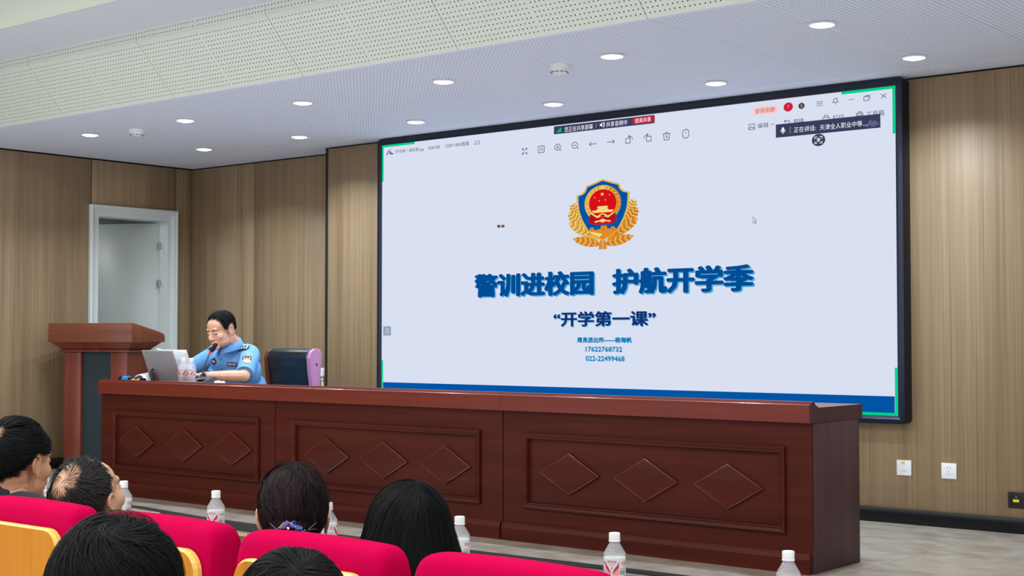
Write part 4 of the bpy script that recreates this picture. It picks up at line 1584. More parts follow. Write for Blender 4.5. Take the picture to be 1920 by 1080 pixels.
def head_prims(jaw=1.0, cheek=1.0):
    P = [S((0, -0.012, 0.035), (0.074, 0.094, 0.088)),
         S((0, 0.032, 0.040), (0.063, 0.058, 0.060)),
         S((0, 0.034, -0.022), (0.060 * cheek, 0.058, 0.064)),
         S((0, 0.028, -0.062), (0.055 * jaw, 0.054, 0.044)),
         S((0, 0.070, -0.094), (0.022 * jaw, 0.018, 0.018)),
         S((0, -0.030, -0.020), (0.062, 0.062, 0.065)),
         C((-0.034, 0.080, 0.024), 0.012, (0.034, 0.080, 0.024), 0.012),
         C((0, 0.090, 0.008), 0.0075, (0, 0.107, -0.030), 0.0115),
         C((0, 0.096, -0.020), 0.012, (0, 0.098, -0.034), 0.010),
         S((0, 0.083, -0.062), (0.026, 0.014, 0.016)),
         S((0, 0.0935, -0.058), (0.021, 0.008, 0.0052)),
         S((0, 0.0915, -0.069), (0.018, 0.009, 0.0062))]
    for s in (-1, 1):
        P += [S((s * 0.036, 0.056, -0.024), (0.026 * cheek, 0.028, 0.028)),
              S((s * 0.012, 0.098, -0.034), (0.009, 0.010, 0.008)),
              S((s * 0.040 * jaw, 0.014, -0.056), (0.018, 0.034, 0.032)),
              S((s * 0.031, 0.079, 0.003), (0.0155, 0.010, 0.0095))]
        P += ear(s)
    return P


def hand_prims(wr, d, nrm, side, curl=0.5, L=0.18):
    """palm, four unequal fingers and a thumb; wr wrist, d forward, nrm back of the hand, side towards the thumb"""
    wr, d, nrm, side = [np.array(v, float) for v in (wr, d, nrm, side)]
    d /= np.linalg.norm(d)
    nrm /= np.linalg.norm(nrm)
    side = side - d * (side @ d)
    side /= np.linalg.norm(side)
    P = []
    pl = 0.085
    for k in (-1, 0, 1):
        P.append(C(wr + side * 0.012 * k, 0.016, wr + d * pl + side * 0.024 * k, 0.0115))
    for k, ln, r in ((0, 0.072, 0.0082), (1, 0.082, 0.0086), (2, 0.075, 0.0082), (3, 0.058, 0.0072)):
        o = 0.030 - 0.020 * k
        b = wr + d * (pl - 0.004) + side * o
        dd = d + side * 0.10 * (1.2 - k)
        dd /= np.linalg.norm(dd)
        p = b
        ang = 0.15
        for seg, fr in enumerate((0.45, 0.32, 0.23)):
            ang += curl * (0.7, 0.8, 0.55)[seg]
            q = p + (dd * math.cos(ang) - nrm * math.sin(ang)) * ln * fr
            P.append(C(p, r * (1 - 0.08 * seg), q, r * (1 - 0.08 * (seg + 1))))
            p = q
    t0 = wr + d * 0.022 + side * 0.026
    t1 = t0 + d * 0.032 + side * 0.022 - nrm * 0.012
    t2 = t1 + d * 0.030 + side * 0.004 - nrm * 0.010
    P += [C(wr + d * 0.01 + side * 0.010, 0.014, t0, 0.0125), C(t0, 0.0115, t1, 0.0095), C(t1, 0.0095, t2, 0.0078)]
    return P


# ---- hair: thousands of thin ribbons laid along the scalp over a close cap
def unit(v):
    return v / np.maximum(np.linalg.norm(v, axis=-1, keepdims=True), 1e-9)


def hair_pieces(M, cen, rad, hairline, n, length, whorl, seed, lift=(0.002, 0.012), width=0.0022, swirl=0.3, comb=(0, 0, 0), keep=None, fall=None, clumps=140,
                steps=9, wave=0.0, curl_in=0.0, cap=True, jitter=0.22, cap_keep=None, tilt=0.16):
    """hairline: (azimuths, zmin) in unit-direction space; azimuth 0 = face, pi = nape"""
    rg = np.random.default_rng(seed)
    cen, rad = np.array(cen, float), np.array(rad, float)
    wh = unit(np.array(whorl, float))
    comb = np.array(comb, float)

    def ok(d):
        az = np.abs(np.arctan2(d[:, 0], d[:, 1]))
        return d[:, 2] > np.interp(az, hairline[0], hairline[1])
    D = unit(rg.normal(size=(n * 6, 3)))
    D = D[ok(D)]
    if keep is not None:
        D = D[rg.random(len(D)) < keep(D)]
    D = D[:n]
    n = len(D)
    cl = unit(rg.normal(size=(clumps, 3)))
    ci = np.argmax(D @ cl.T, axis=1)
    c_ang = rg.normal(0, jitter, clumps)
    c_lift = rg.random(clumps)
    c_tilt = rg.normal(0, tilt, clumps)
    ln = length(D) * (0.75 + 0.5 * rg.random(n)) * (0.85 + 0.3 * c_lift[ci])
    ang = c_ang[ci] + rg.normal(0, 0.06, n)
    lf = lift[0] + (lift[1] - lift[0]) * (0.65 * c_lift[ci] + 0.35 * rg.random(n))
    P = cen + rad * D
    d = D.copy()
    pts, tans, nrms = [], [], []
    prev = None
    ph = rg.random(n) * 6.28
    cph = rg.random(clumps) * 6.28
    for k in range(steps + 1):
        nr = unit((P - cen) / rad ** 2)
        away = d - wh
        t = unit(away - nr * np.sum(away * nr, 1, keepdims=True))
        t = t + swirl * np.cross(nr, t) + comb
        t = unit(t - nr * np.sum(t * nr, 1, keepdims=True))
        sidev = np.cross(nr, t)
        a = ang + wave * np.sin(k * 1.1 + cph[ci])
        t = unit(t * np.cos(a)[:, None] + sidev * np.sin(a)[:, None])
        free = np.zeros(n)
        if fall is not None:
            z = (P - cen)[:, 2]
            free = np.clip((fall['z0'] - z) / fall['w'], 0, 1)
            rr = P - cen
            rr = rr * np.array([1, 1, 0])
            outw = unit(rr)
            g = unit(np.array([0, 0, -1.0]) + outw * fall.get('flare', 0.1) + sidev * (0.10 * np.sin(k * 0.8 + cph[ci]))[:, None])
            t = unit(t * (1 - free[:, None]) + g * free[:, None])
        if prev is not None:
            t = unit(0.35 * prev + 0.65 * t)
        prev = t
        u = k / steps
        off = lf * math.sin(min(1.0, u * 1.5 + 0.15) * PI / 2) * (1 - curl_in * u * u)
        pts.append(P + nr * off[:, None])
        tans.append(t)
        nrms.append(nr)
        Pn = P + t * (ln / steps)[:, None]
        dn = unit((Pn - cen) / rad)
        on = cen + rad * dn
        P = on * (1 - free[:, None]) + Pn * free[:, None]
        d = unit((P - cen) / rad)
    pts, tans, nrms = np.array(pts), np.array(tans), np.array(nrms)
    sd = unit(np.cross(tans, nrms))
    ta = (c_tilt[ci] + rg.normal(0, 0.35, n))[None, :, None]
    sd = sd * np.cos(ta) + nrms * np.sin(ta) * 0.6
    wd = width * (0.6 + 0.8 * rg.random(n))
    prof = np.array([0.7 + 0.3 * math.sin(PI * min(1, k / steps * 1.2)) if k < steps else 0.12 for k in range(steps + 1)])
    hw = (prof[:, None] * wd[None, :] / 2)[:, :, None]
    A, B = pts - sd * hw, pts + sd * hw
    V = np.stack([A, B], axis=2).transpose(1, 0, 2, 3).reshape(-1, 3)
    m = 2 * (steps + 1)
    base = (np.arange(n) * m)[:, None, None]
    kk = (np.arange(steps) * 2)[None, :, None]
    quad = np.array([0, 1, 3, 2])[None, None, :]
    F = (base + kk + quad).reshape(-1, 4).tolist()
    M = np.array(M)
    pieces = [(V @ M[:3, :3].T + M[:3, 3], F)]
    if cap:
        nu, nv = 48, 36
        dirs, fs = [], []
        for j in range(nv + 1):
            th = PI * 0.86 * j / nv
            for i in range(nu):
                a = 2 * PI * i / nu
                dirs.append((math.sin(th) * math.sin(a), math.sin(th) * math.cos(a), math.cos(th)))
        dirs = np.array(dirs)
        good = ok(dirs)
        if cap_keep is not None:
            good &= cap_keep(dirs)
        for j in range(nv):
            for i in range(nu):
                q = (j * nu + i, (j + 1) * nu + i, (j + 1) * nu + (i + 1) % nu, j * nu + (i + 1) % nu)
                if all(good[k] for k in q):
                    fs.append(q)
        cv = cen + (rad + 0.0015) * dirs
        pieces.append((cv @ M[:3, :3].T + M[:3, 3], fs))
    return pieces


def frame(loc, yaw, pitch=0.0, roll=0.0, s=1.0):
    return np.array(Matrix.Translation(loc) @ Matrix.Rotation(yaw, 4, 'Z') @ Matrix.Rotation(pitch, 4, 'X') @ Matrix.Rotation(roll, 4, 'Y') @ Matrix.Scale(s, 4))


HL_MAN = ([0.0, 0.55, 0.85, 1.05, 1.2, 1.45, 1.75, 2.0, 2.5, PI], [0.50, 0.48, 0.34, -0.02, -0.10, 0.06, 0.06, -0.25, -0.50, -0.55])
HL_BALD = ([0.0, 0.6, 0.95, 1.15, 1.3, 1.45, 1.75, 2.0, 2.5, PI], [0.985, 0.97, 0.93, 0.78, 0.40, 0.08, 0.04, -0.25, -0.52, -0.58])
HL_FULL = ([0.0, 0.6, 0.9, 1.2, 1.5, 1.8, 2.1, PI], [0.42, 0.38, 0.05, -0.25, -0.20, -0.35, -0.55, -0.62])


def px(o, parent):
    o.parent = parent
    o.matrix_parent_inverse = parent.matrix_basis.inverted()
    return o


def audience(label, x, y, head, yaw, pitch, roll, hs, skin, shirt_c, hairfn, trousers_c=(40, 42, 50), sh=1.0, neck_up=0.0, hair_m=None, head_kw={}):
    t = thing('person', label, 'person', (x, y, HF))
    f = HF
    hx_, hy_, hz = head
    Mh = frame(head, yaw, pitch, roll, hs)
    A = np.array(Mh)
    nb = np.array([hx_ * 0.8 + x * 0.2, hy_ - 0.03, hz - 0.138 * hs + neck_up])
    nt = A[:3, :3] @ np.array([0, -0.028, -0.055]) + A[:3, 3]
    sz = nb[2] - 0.055
    cx, cy = nb[0], nb[1]
    up = [S((x, y, f + 0.55), (0.165, 0.125, 0.12)), S((x, y - 0.01, f + 0.70), (0.150, 0.115, 0.14)),
          S(((x + cx) / 2, (y + cy) / 2 - 0.02, sz - 0.14), (0.165 * sh, 0.112, 0.16)),
          C((cx - 0.15 * sh, cy, sz), 0.055, (cx + 0.15 * sh, cy, sz), 0.055), C((cx, cy, sz), 0.075, nb, 0.062)]
    arms, lower, hands, legs = [], [], [], []
    for s in (-1, 1):
        shd = np.array([cx + s * 0.175 * sh, cy, sz - 0.01])
        el = np.array([x + s * 0.205 * sh, y + 0.06, f + 0.71])
        wr = np.array([x + s * 0.10, y + 0.29, f + 0.655])
        arms.append(C(shd, 0.054, el, 0.043))
        lower.append(C(el, 0.040, wr, 0.027))
        hands += hand_prims(wr, np.array([-s * 0.35, 0.9, -0.12]), np.array([0, 0, 1.0]), np.array([-s, 0, 0]), 0.35)
        hip = np.array([x + s * 0.085, y + 0.02, f + 0.55])
        kn = np.array([x + s * 0.11, y + 0.44, f + 0.54])
        an = np.array([x + s * 0.11, y + 0.42, f + 0.10])
        legs += [C(hip, 0.085, kn, 0.058), C(kn, 0.058, an, 0.040)]
    feet = []
    for s in (-1, 1):
        feet += [C((x + s * 0.11, y + 0.40, f + 0.05), 0.042, (x + s * 0.12, y + 0.60, f + 0.036), 0.034)]
    neck = [C(nt, 0.058 * hs, nb, 0.060)]
    hp = xf(head_prims(**head_kw), Mh)
    v1 = skin_mesh(hp + neck, 0.0034, 6)
    v2 = skin_mesh(up + arms + lower + neck + legs, 0.014, 4)
    v3 = skin_mesh(lower + hands, 0.005, 2)
    mesh_obj('body', [v1, v2, v3], skin, t)
    sm = mat('shirt_' + label[:12].replace(' ', '_'), shirt_c, 0.85, sheen=0.1, bump=0.15, bscale=300)
    mesh_obj('shirt', [skin_mesh(grow(up[:-1] + arms, 0.012) + [C((cx, cy, sz), 0.085, nb - np.array([0, 0, 0.02]), 0.066)], 0.010, 8)], sm, t)
    col = MB()
    ring = []
    n = 28
    rows = []
    for k, (rr, dz) in enumerate(((0.086, -0.035), (0.076, 0.0), (0.073, 0.022), (0.079, 0.018), (0.092, -0.02))):
        rows.append([nb + np.array([rr * math.cos(2 * PI * i / n), 0.95 * rr * math.sin(2 * PI * i / n) + 0.0, dz + 0.012 * -math.sin(2 * PI * i / n)]) for i in range(n)])
    for a, b in zip(rows[:-1], rows[1:]):
        for i in range(n):
            col.add([a[i], a[(i + 1) % n], b[(i + 1) % n], b[i]], [(0, 1, 2, 3)])
    px(col.build('collar', sm, None, smooth=True, angle=80), t)
    tm = bpy.data.materials.get('dark_trousers') or mat('dark_trousers', trousers_c, 0.85)
    mesh_obj('trousers', [skin_mesh(grow(legs + [up[0]], 0.014), 0.013, 4)], tm, t)
    mesh_obj('shoe', [skin_mesh(feet, 0.008, 3)], bpy.data.materials.get('shoe_black') or mat('shoe_black', (26, 24, 24), 0.4), t)
    # eyes and brows
    eb_ = MB()
    for s in (-1, 1):
        eb_.ball(A[:3, :3] @ np.array([s * 0.031, 0.0815, 0.0035]) + A[:3, 3], 0.0085 * hs, 12, 8)
    px(eb_.build('eyes', bpy.data.materials.get('eye_white') or mat('eye_white', (216, 210, 204), 0.2), None, smooth=True), t)
    hp_, hm_ = hairfn(Mh)
    mesh_obj('hair', hp_, hm_, t)
    return t, Mh, nb


SK1 = skin_mat('skin_tan', (196, 146, 112))
SK2 = skin_mat('skin_light', (206, 158, 128))
SK3 = skin_mat('skin_pale', (216, 172, 146))
H_BLACK = hair_mat('hair_black', (5, 5, 7), (15, 16, 19))
H_SALT = hair_mat('hair_salted', (9, 9, 11), (58, 56, 56), 0.55)
H_BROWN = hair_mat('hair_brown_black', (14, 9, 10), (48, 34, 36))
H_BLUEBLACK = hair_mat('hair_blue_black', (4, 6, 8), (11, 15, 18), 0.6)

CEN, RAD = (0, -0.012, 0.035), (0.0765, 0.0965, 0.0905)


# man in the navy collar
def hair_man1(M):
    wh = (-0.10, -0.74, 0.64)

    def keep(D):
        q = np.arccos(np.clip(D @ unit(np.array((-0.10, -0.74, 0.64))), -1, 1))
        return np.where(q < 0.30, 0.05, np.where(q < 0.44, 0.4, 1.0))
    ck = lambda D: np.arccos(np.clip(D @ unit(np.array((-0.10, -0.74, 0.64))), -1, 1)) > 0.44
    return hair_pieces(M, CEN, RAD, HL_MAN, 11000, lambda D: np.where(D[:, 2] > 0.3, 0.05, 0.026), wh, 11, lift=(0.003, 0.018), width=0.0014, swirl=0.5, comb=(0.25, 0.25, 0), keep=keep, cap_keep=ck), H_BLACK


audience('man in navy collar, black hair with a small bald spot at the crown', -4.02, 2.41, (-3.900, 2.42, 0.667), R(12), R(3), 0, 1.06, SK1, (13, 19, 33), hair_man1, neck_up=0.065)


# balding man looking up
def hair_man2(M):
    wh = (-0.05, -0.72, 0.66)
    b = unit(np.array((-0.12, -0.52, 0.86)))
    b2 = unit(np.array((-0.02, 0.25, 1.0)))

    def keep(D):
        q = np.arccos(np.clip(D @ b, -1, 1))
        q2 = np.arccos(np.clip(D @ b2, -1, 1))
        return np.where(q < 0.60, 0.07, np.where(q < 0.72, 0.45, np.where(q2 < 0.45, 0.4, 1.0)))
    ck = lambda D: (np.arccos(np.clip(D @ b, -1, 1)) > 0.74) & (np.arccos(np.clip(D @ b2, -1, 1)) > 0.55)
    return hair_pieces(M, CEN, RAD, HL_BALD, 9000, lambda D: np.where(D[:, 1] > 0.0, 0.012, np.where(D[:, 2] > 0.45, 0.055, 0.030)), wh, 12, lift=(0.002, 0.012), width=0.0013, swirl=0.7, comb=(0.0, -0.75, -0.25), keep=keep, cap_keep=ck), H_SALT


audience('balding man tilting his head back, thin black and grey hair round a bare crown', -3.50, 2.41, (-3.530, 2.42, 0.584), R(15), R(24), 0, 1.05, SK2, (52, 56, 64), hair_man2)


# woman with pinned-up hair
def hair_woman1(M):
    c, r = (0, -0.022, 0.040), np.array((0.075, 0.104, 0.098))
    L = lambda D: np.where(D[:, 2] > 0.1, 0.15, 0.06)
    a = hair_pieces(M, c, r, ([0, 0.6, 0.9, 1.2, 1.6, 1.9, 2.3, PI], [0.40, 0.36, 0.1, -0.20, -0.30, -0.62, -0.90, -0.92]), 15000, L, (0.1, -0.25, 0.96), 13, lift=(0.002, 0.018), width=0.0014,
                    swirl=0.15, comb=(0, -0.3, -0.15), wave=0.28, curl_in=0.9, jitter=0.28)
    b = hair_pieces(M, (0, -0.104, -0.010), (0.044, 0.032, 0.034), ([0, PI], [-1, -1]), 1500, lambda D: 0.06 + 0 * D[:, 0], (0.2, -0.9, 0.3), 14, lift=(0.001, 0.006), width=0.0014, swirl=2.5, comb=(0, 0, 0), cap=True)
    c2 = hair_pieces(M, c, r * 1.04, ([0, PI], [0.35, 0.35]), 150, lambda D: 0.12 + 0 * D[:, 0], (0.1, -0.25, 0.96), 15, lift=(0.006, 0.030), width=0.0009, swirl=0.5, wave=0.5, cap=False, jitter=0.6)
    return a + b + c2, H_BROWN


w1, M1, nb1 = audience('woman seen from behind with pinned-up dark hair and a jewelled hair clip', -2.90, 2.42, (-2.675, 2.42, 0.600), R(43), R(-2), 0, 1.0, SK3, (60, 44, 60), hair_woman1, sh=0.9)
A1 = np.array(M1)
W1 = lambda p: A1[:3, :3] @ np.array(p, float) + A1[:3, 3]
cl_ = MB()
rg = random.Random(3)
for k in range(26):
    u = -1 + 2 * k / 25.0
    x = 0.010 + 0.036 * u
    z = -0.012 + 0.012 * math.cos(u * 2.2) + rg.uniform(-0.009, 0.009) - 0.004 * u
    y = -0.158 + 0.022 * u * u + rg.uniform(-0.004, 0.003)
    cl_.cur = rg.choice((0, 0, 1, 1, 2, 3))
    r = rg.uniform(0.003, 0.0058)
    q = np.array(Euler((rg.uniform(-1, 1), rg.uniform(-1, 1), rg.uniform(-1, 1))).to_matrix())
    cl_.ball(W1((x, y, z)), (r, r * 0.6, r * 1.3), 6, 4, Matrix(A1[:3, :3] @ q))
for s_ in (-1, 1):
    cl_.cur = 3
    for dz in (0.004, -0.004):
        cl_.tube([W1((0.010 + s_ * 0.036, -0.150, -0.010)), W1((0.010 + s_ * 0.046, -0.143, -0.006 + dz)), W1((0.010 + s_ * 0.055, -0.136, -0.002 + 2 * dz))], [0.0012, 0.001, 0.0006], 6)
px(cl_.build('hair_clip', [mat('gem_violet', (116, 104, 176), 0.1, metal=0.5), mat('gem_blue', (64, 116, 200), 0.1, metal=0.5), mat('gem_clear', (214, 220, 236), 0.08, metal=0.6),
                           mat('clip_metal', (150, 140, 160), 0.2, metal=0.9)], None, smooth=False), w1)
w1.children[-1]['label'] = 'hair clip of violet, blue and clear stones'
MB().ball(W1((-0.081, -0.004, -0.046)), 0.003, 8, 6).build('earring', M_chrome, None, smooth=True)
px(bpy.data.objects['earring'], w1)


# woman with long hair
def hair_woman2(M):
    c, r = (0, -0.018, 0.032), (0.090, 0.108, 0.103)
    hl = ([0, 0.6, 0.9, 1.2, 1.6, 2.0, 2.4, PI], [0.40, 0.36, 0.05, -0.25, -0.30, -0.45, -0.55, -0.60])
    a = hair_pieces(M, c, r, hl, 17000, lambda D: np.where(D[:, 2] > 0.2, 0.43, 0.30), (0.22, -0.15, 0.96), 21, lift=(0.003, 0.016), width=0.0012, swirl=0.05, comb=(0, 0, -0.3),
                    fall=dict(z0=0.06, w=0.07, flare=0.33), steps=16, jitter=0.14, clumps=190)
    b = hair_pieces(M, c, r, hl, 120, lambda D: np.where(D[:, 2] > 0.2, 0.40, 0.30), (0.22, -0.15, 0.96), 22, lift=(0.010, 0.026), width=0.0010, swirl=0.1, fall=dict(z0=0.05, w=0.07, flare=0.34), steps=14, cap=False, jitter=0.3)
    return a + b, H_BLUEBLACK


audience('woman seen from behind with long straight black hair over her shoulders', -2.36, 2.42, (-2.285, 2.42, 0.590), R(42), R(0), 0, 0.98, SK3, (44, 46, 56), hair_woman2, sh=0.9)


# two in the nearer row
def hair_near1(M):
    c, r = (0, -0.016, 0.030), (0.094, 0.112, 0.100)
    hl = ([0, 0.6, 0.9, 1.2, 1.6, 2.0, 2.4, PI], [0.36, 0.30, 0.0, -0.40, -0.55, -0.70, -0.78, -0.80])
    a = hair_pieces(M, c, r, hl, 24000, lambda D: np.where(D[:, 2] > 0.2, 0.17, 0.09), (0.10, -0.35, 0.93), 31, lift=(0.003, 0.018), width=0.0010, swirl=0.45, comb=(0, -0.1, -0.25),
                    steps=12, jitter=0.30, clumps=150, fall=dict(z0=-0.05, w=0.06, flare=0.10), wave=0.12)
    b = hair_pieces(M, c, np.array(r) * 1.06, ([0, PI], [0.72, 0.72]), 420, lambda D: 0.09 + 0 * D[:, 0], (0.10, -0.35, 0.93), 32, lift=(0.004, 0.014), width=0.0012, swirl=1.4, cap=False, jitter=0.4, clumps=14)
    return a + b, H_BLUEBLACK


audience('dark-haired person with a cowlick at the crown, nearest to the camera', -1.94, 1.31, (-1.875, 1.335, 0.648), R(44), R(0), 0, 0.95, SK3, (36, 40, 52), hair_near1)


def hair_near2(M):
    c, r = (0, -0.014, 0.032), (0.084, 0.104, 0.098)
    a = hair_pieces(M, c, r, HL_FULL, 20000, lambda D: np.where(D[:, 2] > 0.2, 0.09, 0.05), (0.15, -0.50, 0.85), 41, lift=(0.003, 0.017), width=0.0010, swirl=0.5, comb=(0.1, 0.2, 0),
                    steps=9, jitter=0.38, clumps=120, wave=0.15)
    return a, H_BLUEBLACK


audience('dark-haired person of whom only the top of the head shows', -1.37, 1.33, (-1.512, 1.37, 0.641), R(38), R(2), 0, 0.84, SK3, (40, 40, 44), hair_near2)

# ------------------------------------------------------------------ the officer at the desk
of = thing('person', 'seated police officer in light blue uniform shirt speaking into a microphone at the stage desk', 'person', (-7.93, 6.76, 0))
MH = frame((-7.848, 6.425, 1.092), R(184), R(-15), R(3), 1.06)
AH = np.array(MH)
HW = lambda p: AH[:3, :3] @ np.array(p, float) + AH[:3, 3]
nb = np.array([-7.885, 6.545, 1.005])
nt = HW((0, -0.03, -0.055))
torso = [S((-7.94, 6.76, 0.56), (0.165, 0.14, 0.13)), S((-7.94, 6.70, 0.68), (0.168, 0.14, 0.14)), S((-7.932, 6.635, 0.80), (0.188, 0.135, 0.15)),
         S((-7.932, 6.60, 0.88), (0.175, 0.115, 0.10)),
         C((-8.09, 6.60, 0.925), 0.062, (-7.765, 6.60, 0.925), 0.062), C((-7.905, 6.58, 0.945), 0.092, nb, 0.068)]
lsh, rsh = np.array([-7.745, 6.595, 0.918]), np.array([-8.115, 6.595, 0.918])
lel, rel = np.array([-7.560, 6.385, 0.785]), np.array([-8.270, 6.410, 0.79])
lwr, rwr = np.array([-7.775, 6.205, 0.786]), np.array([-8.02, 6.20, 0.785])
upper = [C(lsh, 0.062, lsh * 0.45 + lel * 0.55, 0.050), C(rsh, 0.062, rsh * 0.45 + rel * 0.55, 0.050)]
fore = [C(lsh * 0.45 + lel * 0.55, 0.046, lel, 0.042), C(lel, 0.042, lel * 0.6 + lwr * 0.4, 0.038), C(lel * 0.6 + lwr * 0.4, 0.038, lwr, 0.027),
        C(rsh * 0.45 + rel * 0.55, 0.046, rel, 0.042), C(rel, 0.042, rel * 0.6 + rwr * 0.4, 0.038), C(rel * 0.6 + rwr * 0.4, 0.038, rwr, 0.027)]
hands = hand_prims(lwr, (-0.97, -0.15, 0.02), (0.0, -0.5, 0.85), (0.1, -0.9, 0.2), 0.55) + hand_prims(rwr, (0.85, -0.35, 0.05), (0, -0.4, 0.9), (0.3, 0.9, 0.2), 0.5)
legs = []
for s in (-1, 1):
    x = -7.93 + s * 0.10
    legs += [C((x, 6.74, 0.54), 0.09, (x + s * 0.04, 6.34, 0.52), 0.06), C((x + s * 0.04, 6.34, 0.52), 0.06, (x + s * 0.04, 6.40, 0.09), 0.042)]
SKO = skin_mat('skin_officer', (222, 168, 140))
v1 = skin_mesh(xf(head_prims(jaw=1.12, cheek=1.06) + [S((0, 0.030, -0.034), (0.064, 0.060, 0.066))], MH) + [C(nt, 0.062, nb, 0.064)], 0.0028, 8)
v2 = skin_mesh(fore + hands, 0.0042, 3)
v3 = skin_mesh(torso + upper + legs + [C(nt, 0.060, nb, 0.062)], 0.014, 4)
mesh_obj('body', [v1, v2, v3], SKO, of)
M_shirt = mat('uniform_blue', (106, 158, 216), 0.85, spec=0.2, noise=0.05, nscale=12, bump=0.35, bscale=28)
sleeve_l = lsh * 0.24 + lel * 0.76
sleeve_r = rsh * 0.36 + rel * 0.64
shirt_pr = grow(torso[:-1], 0.014) + [C((-7.905, 6.58, 0.935), 0.102, nb - np.array([0, -0.005, 0.025]), 0.074), C((-7.91, 6.585, 0.965), 0.06, lsh, 0.066), C((-7.91, 6.585, 0.965), 0.06, rsh, 0.066)] + [C(lsh, 0.072, sleeve_l, 0.062), C(rsh, 0.072, sleeve_r, 0.062)]
sv, sf_ = skin_mesh(shirt_pr, 0.008, 6)
# soft cloth folds
rgn = np.random.default_rng(2)
dirs = unit(rgn.normal(size=(7, 3)))
fold = sum(np.sin((sv @ d) * k + p) for d, k, p in zip(dirs, (38, 46, 52, 61, 70, 44, 57), range(7))) / 7
cen_ = np.array([-7.93, 6.66, 0.8])
sv = sv + unit(sv - cen_) * (fold * 0.0065)[:, None]
shirt = mesh_obj('shirt', [(sv, sf_)], M_shirt, of)
bv = BVHTree.FromPolygons([Vector(p) for p in sv], sf_)
mesh_obj('trousers', [skin_mesh(grow(legs, 0.014) + [torso[0]], 0.012, 4)], mat('uniform_trousers', (22, 28, 44), 0.85), of)
ft = []
for s in (-1, 1):
    ft.append(C((-7.93 + s * 0.14, 6.42, 0.05), 0.042, (-7.93 + s * 0.15, 6.24, 0.038), 0.034))
mesh_obj('shoe', [skin_mesh(ft, 0.008, 3)], bpy.data.materials['shoe_black'], of)
# sleeve hems, dark inside of the near cuff
for a, b, nm in ((lsh, sleeve_l, 'cuff'), (rsh, sleeve_r, 'cuff')):
    ax = unit(b - a)
    o = MB().lathe([(0.060, -0.03), (0.0645, -0.02), (0.0665, 0.012), (0.063, 0.014), (0.044, 0.006)], b + ax * 0.044, 24, axis=tuple(ax)).build('cuff', M_shirt, None, smooth=True)
    px(o, of)


def on_shirt(p, frm):
    """nearest shirt point looking from frm towards p"""
    p, frm = Vector(p), Vector(frm)
    h = bv.ray_cast(frm, (p - frm).normalized(), 30.0)
    if h[0] is None:
        h = bv.find_nearest(p)
    return h[0], h[1]


def decal(name, p, frm, up, polys, mats, lift=0.003, thick=0.0):
    """flat badge pressed on the cloth; polys [(material, layer, [(u, v)])] in metres, u to the viewer's right"""
    c, nr = on_shirt(p, frm)
    nr = nr.normalized()
    if nr.dot(Vector(frm) - c) < 0:
        nr = -nr
    nr = (nr * 0.45 + (Vector(frm) - c).normalized() * 0.55).normalized()
    up = Vector(up)
    up = (up - nr * up.dot(nr)).normalized()
    rt = up.cross(nr).normalized()
    mb = MB()
    for mi, lay, pts in polys:
        mb.cur = mi

        def at(u, v):
            q = c + rt * u + up * v + nr * 0.06
            h = bv.ray_cast(q, -nr, 0.14)
            z = (h[0] - c).dot(nr) if h[0] is not None else -0.01
            return c + rt * u + up * v + nr * (z + lift + lay * 0.0009)
        n = len(pts)
        mu, mv = sum(p[0] for p in pts) / n, sum(p[1] for p in pts) / n
        P = []
        for k in (1.0, 0.66, 0.33):
            P += [at(mu + (u - mu) * k, mv + (v - mv) * k) for u, v in pts]
        P.append(at(mu, mv))
        F = []
        for r_ in (0, 1):
            F += [(r_ * n + i, r_ * n + (i + 1) % n, (r_ + 1) * n + (i + 1) % n, (r_ + 1) * n + i) for i in range(n)]
        mb.add(P, F + [(2 * n + i, 2 * n + (i + 1) % n, 3 * n) for i in range(n)])
    o = mb.build(name, mats, None, smooth=False)
    return px(o, of)


CAMP = (0, 0, 1.0516)
M_navy = mat('badge_navy', (18, 24, 44), 0.6)
M_bwhite = mat('badge_white', (228, 232, 238), 0.6)
M_bstar = mat('badge_star', (214, 120, 60), 0.6)
M_byel = mat('badge_yellow', (236, 176, 74), 0.6)
M_bsil = mat('badge_silver', (206, 210, 216), 0.35, metal=0.3)
shield = [(-0.040, 0.030), (-0.030, 0.044), (0, 0.050), (0.030, 0.044), (0.040, 0.030), (0.037, 0.0), (0.030, -0.026), (0.020, -0.042), (0, -0.048), (-0.020, -0.042), (-0.030, -0.026), (-0.037, 0.0)]
sc_ = lambda P, k, dv=0.0: [(u * k, v * k + dv) for u, v in P]
narrow = lambda L: [(m_, l_, [(u * 0.84, v * 1.22) for u, v in P_]) for m_, l_, P_ in L]
st = [((0.013 if k % 2 == 0 else 0.0055) * math.sin(R(36 * k)), 0.010 + (0.013 if k % 2 == 0 else 0.0055) * math.cos(R(36 * k))) for k in range(10)]
blocks = [(1, 3, [(u - 0.0035, 0.036 - 9 * u * u - 0.004), (u + 0.0035, 0.036 - 9 * u * u - 0.004), (u + 0.0035, 0.036 - 9 * u * u + 0.004), (u - 0.0035, 0.036 - 9 * u * u + 0.004)]) for u in (-0.026, -0.017, -0.0085, 0, 0.0085, 0.017, 0.026)]
decal('shoulder_patch', (-7.690, 6.52, 0.895), CAMP, (0, 0, 1),
      narrow([(1, 0, sc_(shield, 1.06)), (0, 1, shield), (1, 2, [(-0.028, 0.002), (-0.018, 0.002), (-0.018, 0.016), (-0.028, 0.016)]), (1, 2, [(0.018, 0.002), (0.028, 0.002), (0.028, 0.016), (0.018, 0.016)]),
       (1, 2, [(-0.030, -0.010), (-0.014, 0.0), (0.014, 0.0), (0.030, -0.010), (0.024, -0.030), (0, -0.042), (-0.024, -0.030)]), (2, 3, st),
       (3, 3, [(-0.015, -0.022), (0, -0.016), (0.015, -0.022), (0.011, -0.032), (0, -0.036), (-0.011, -0.032)])] + blocks), [M_navy, M_bwhite, M_bstar, M_byel])
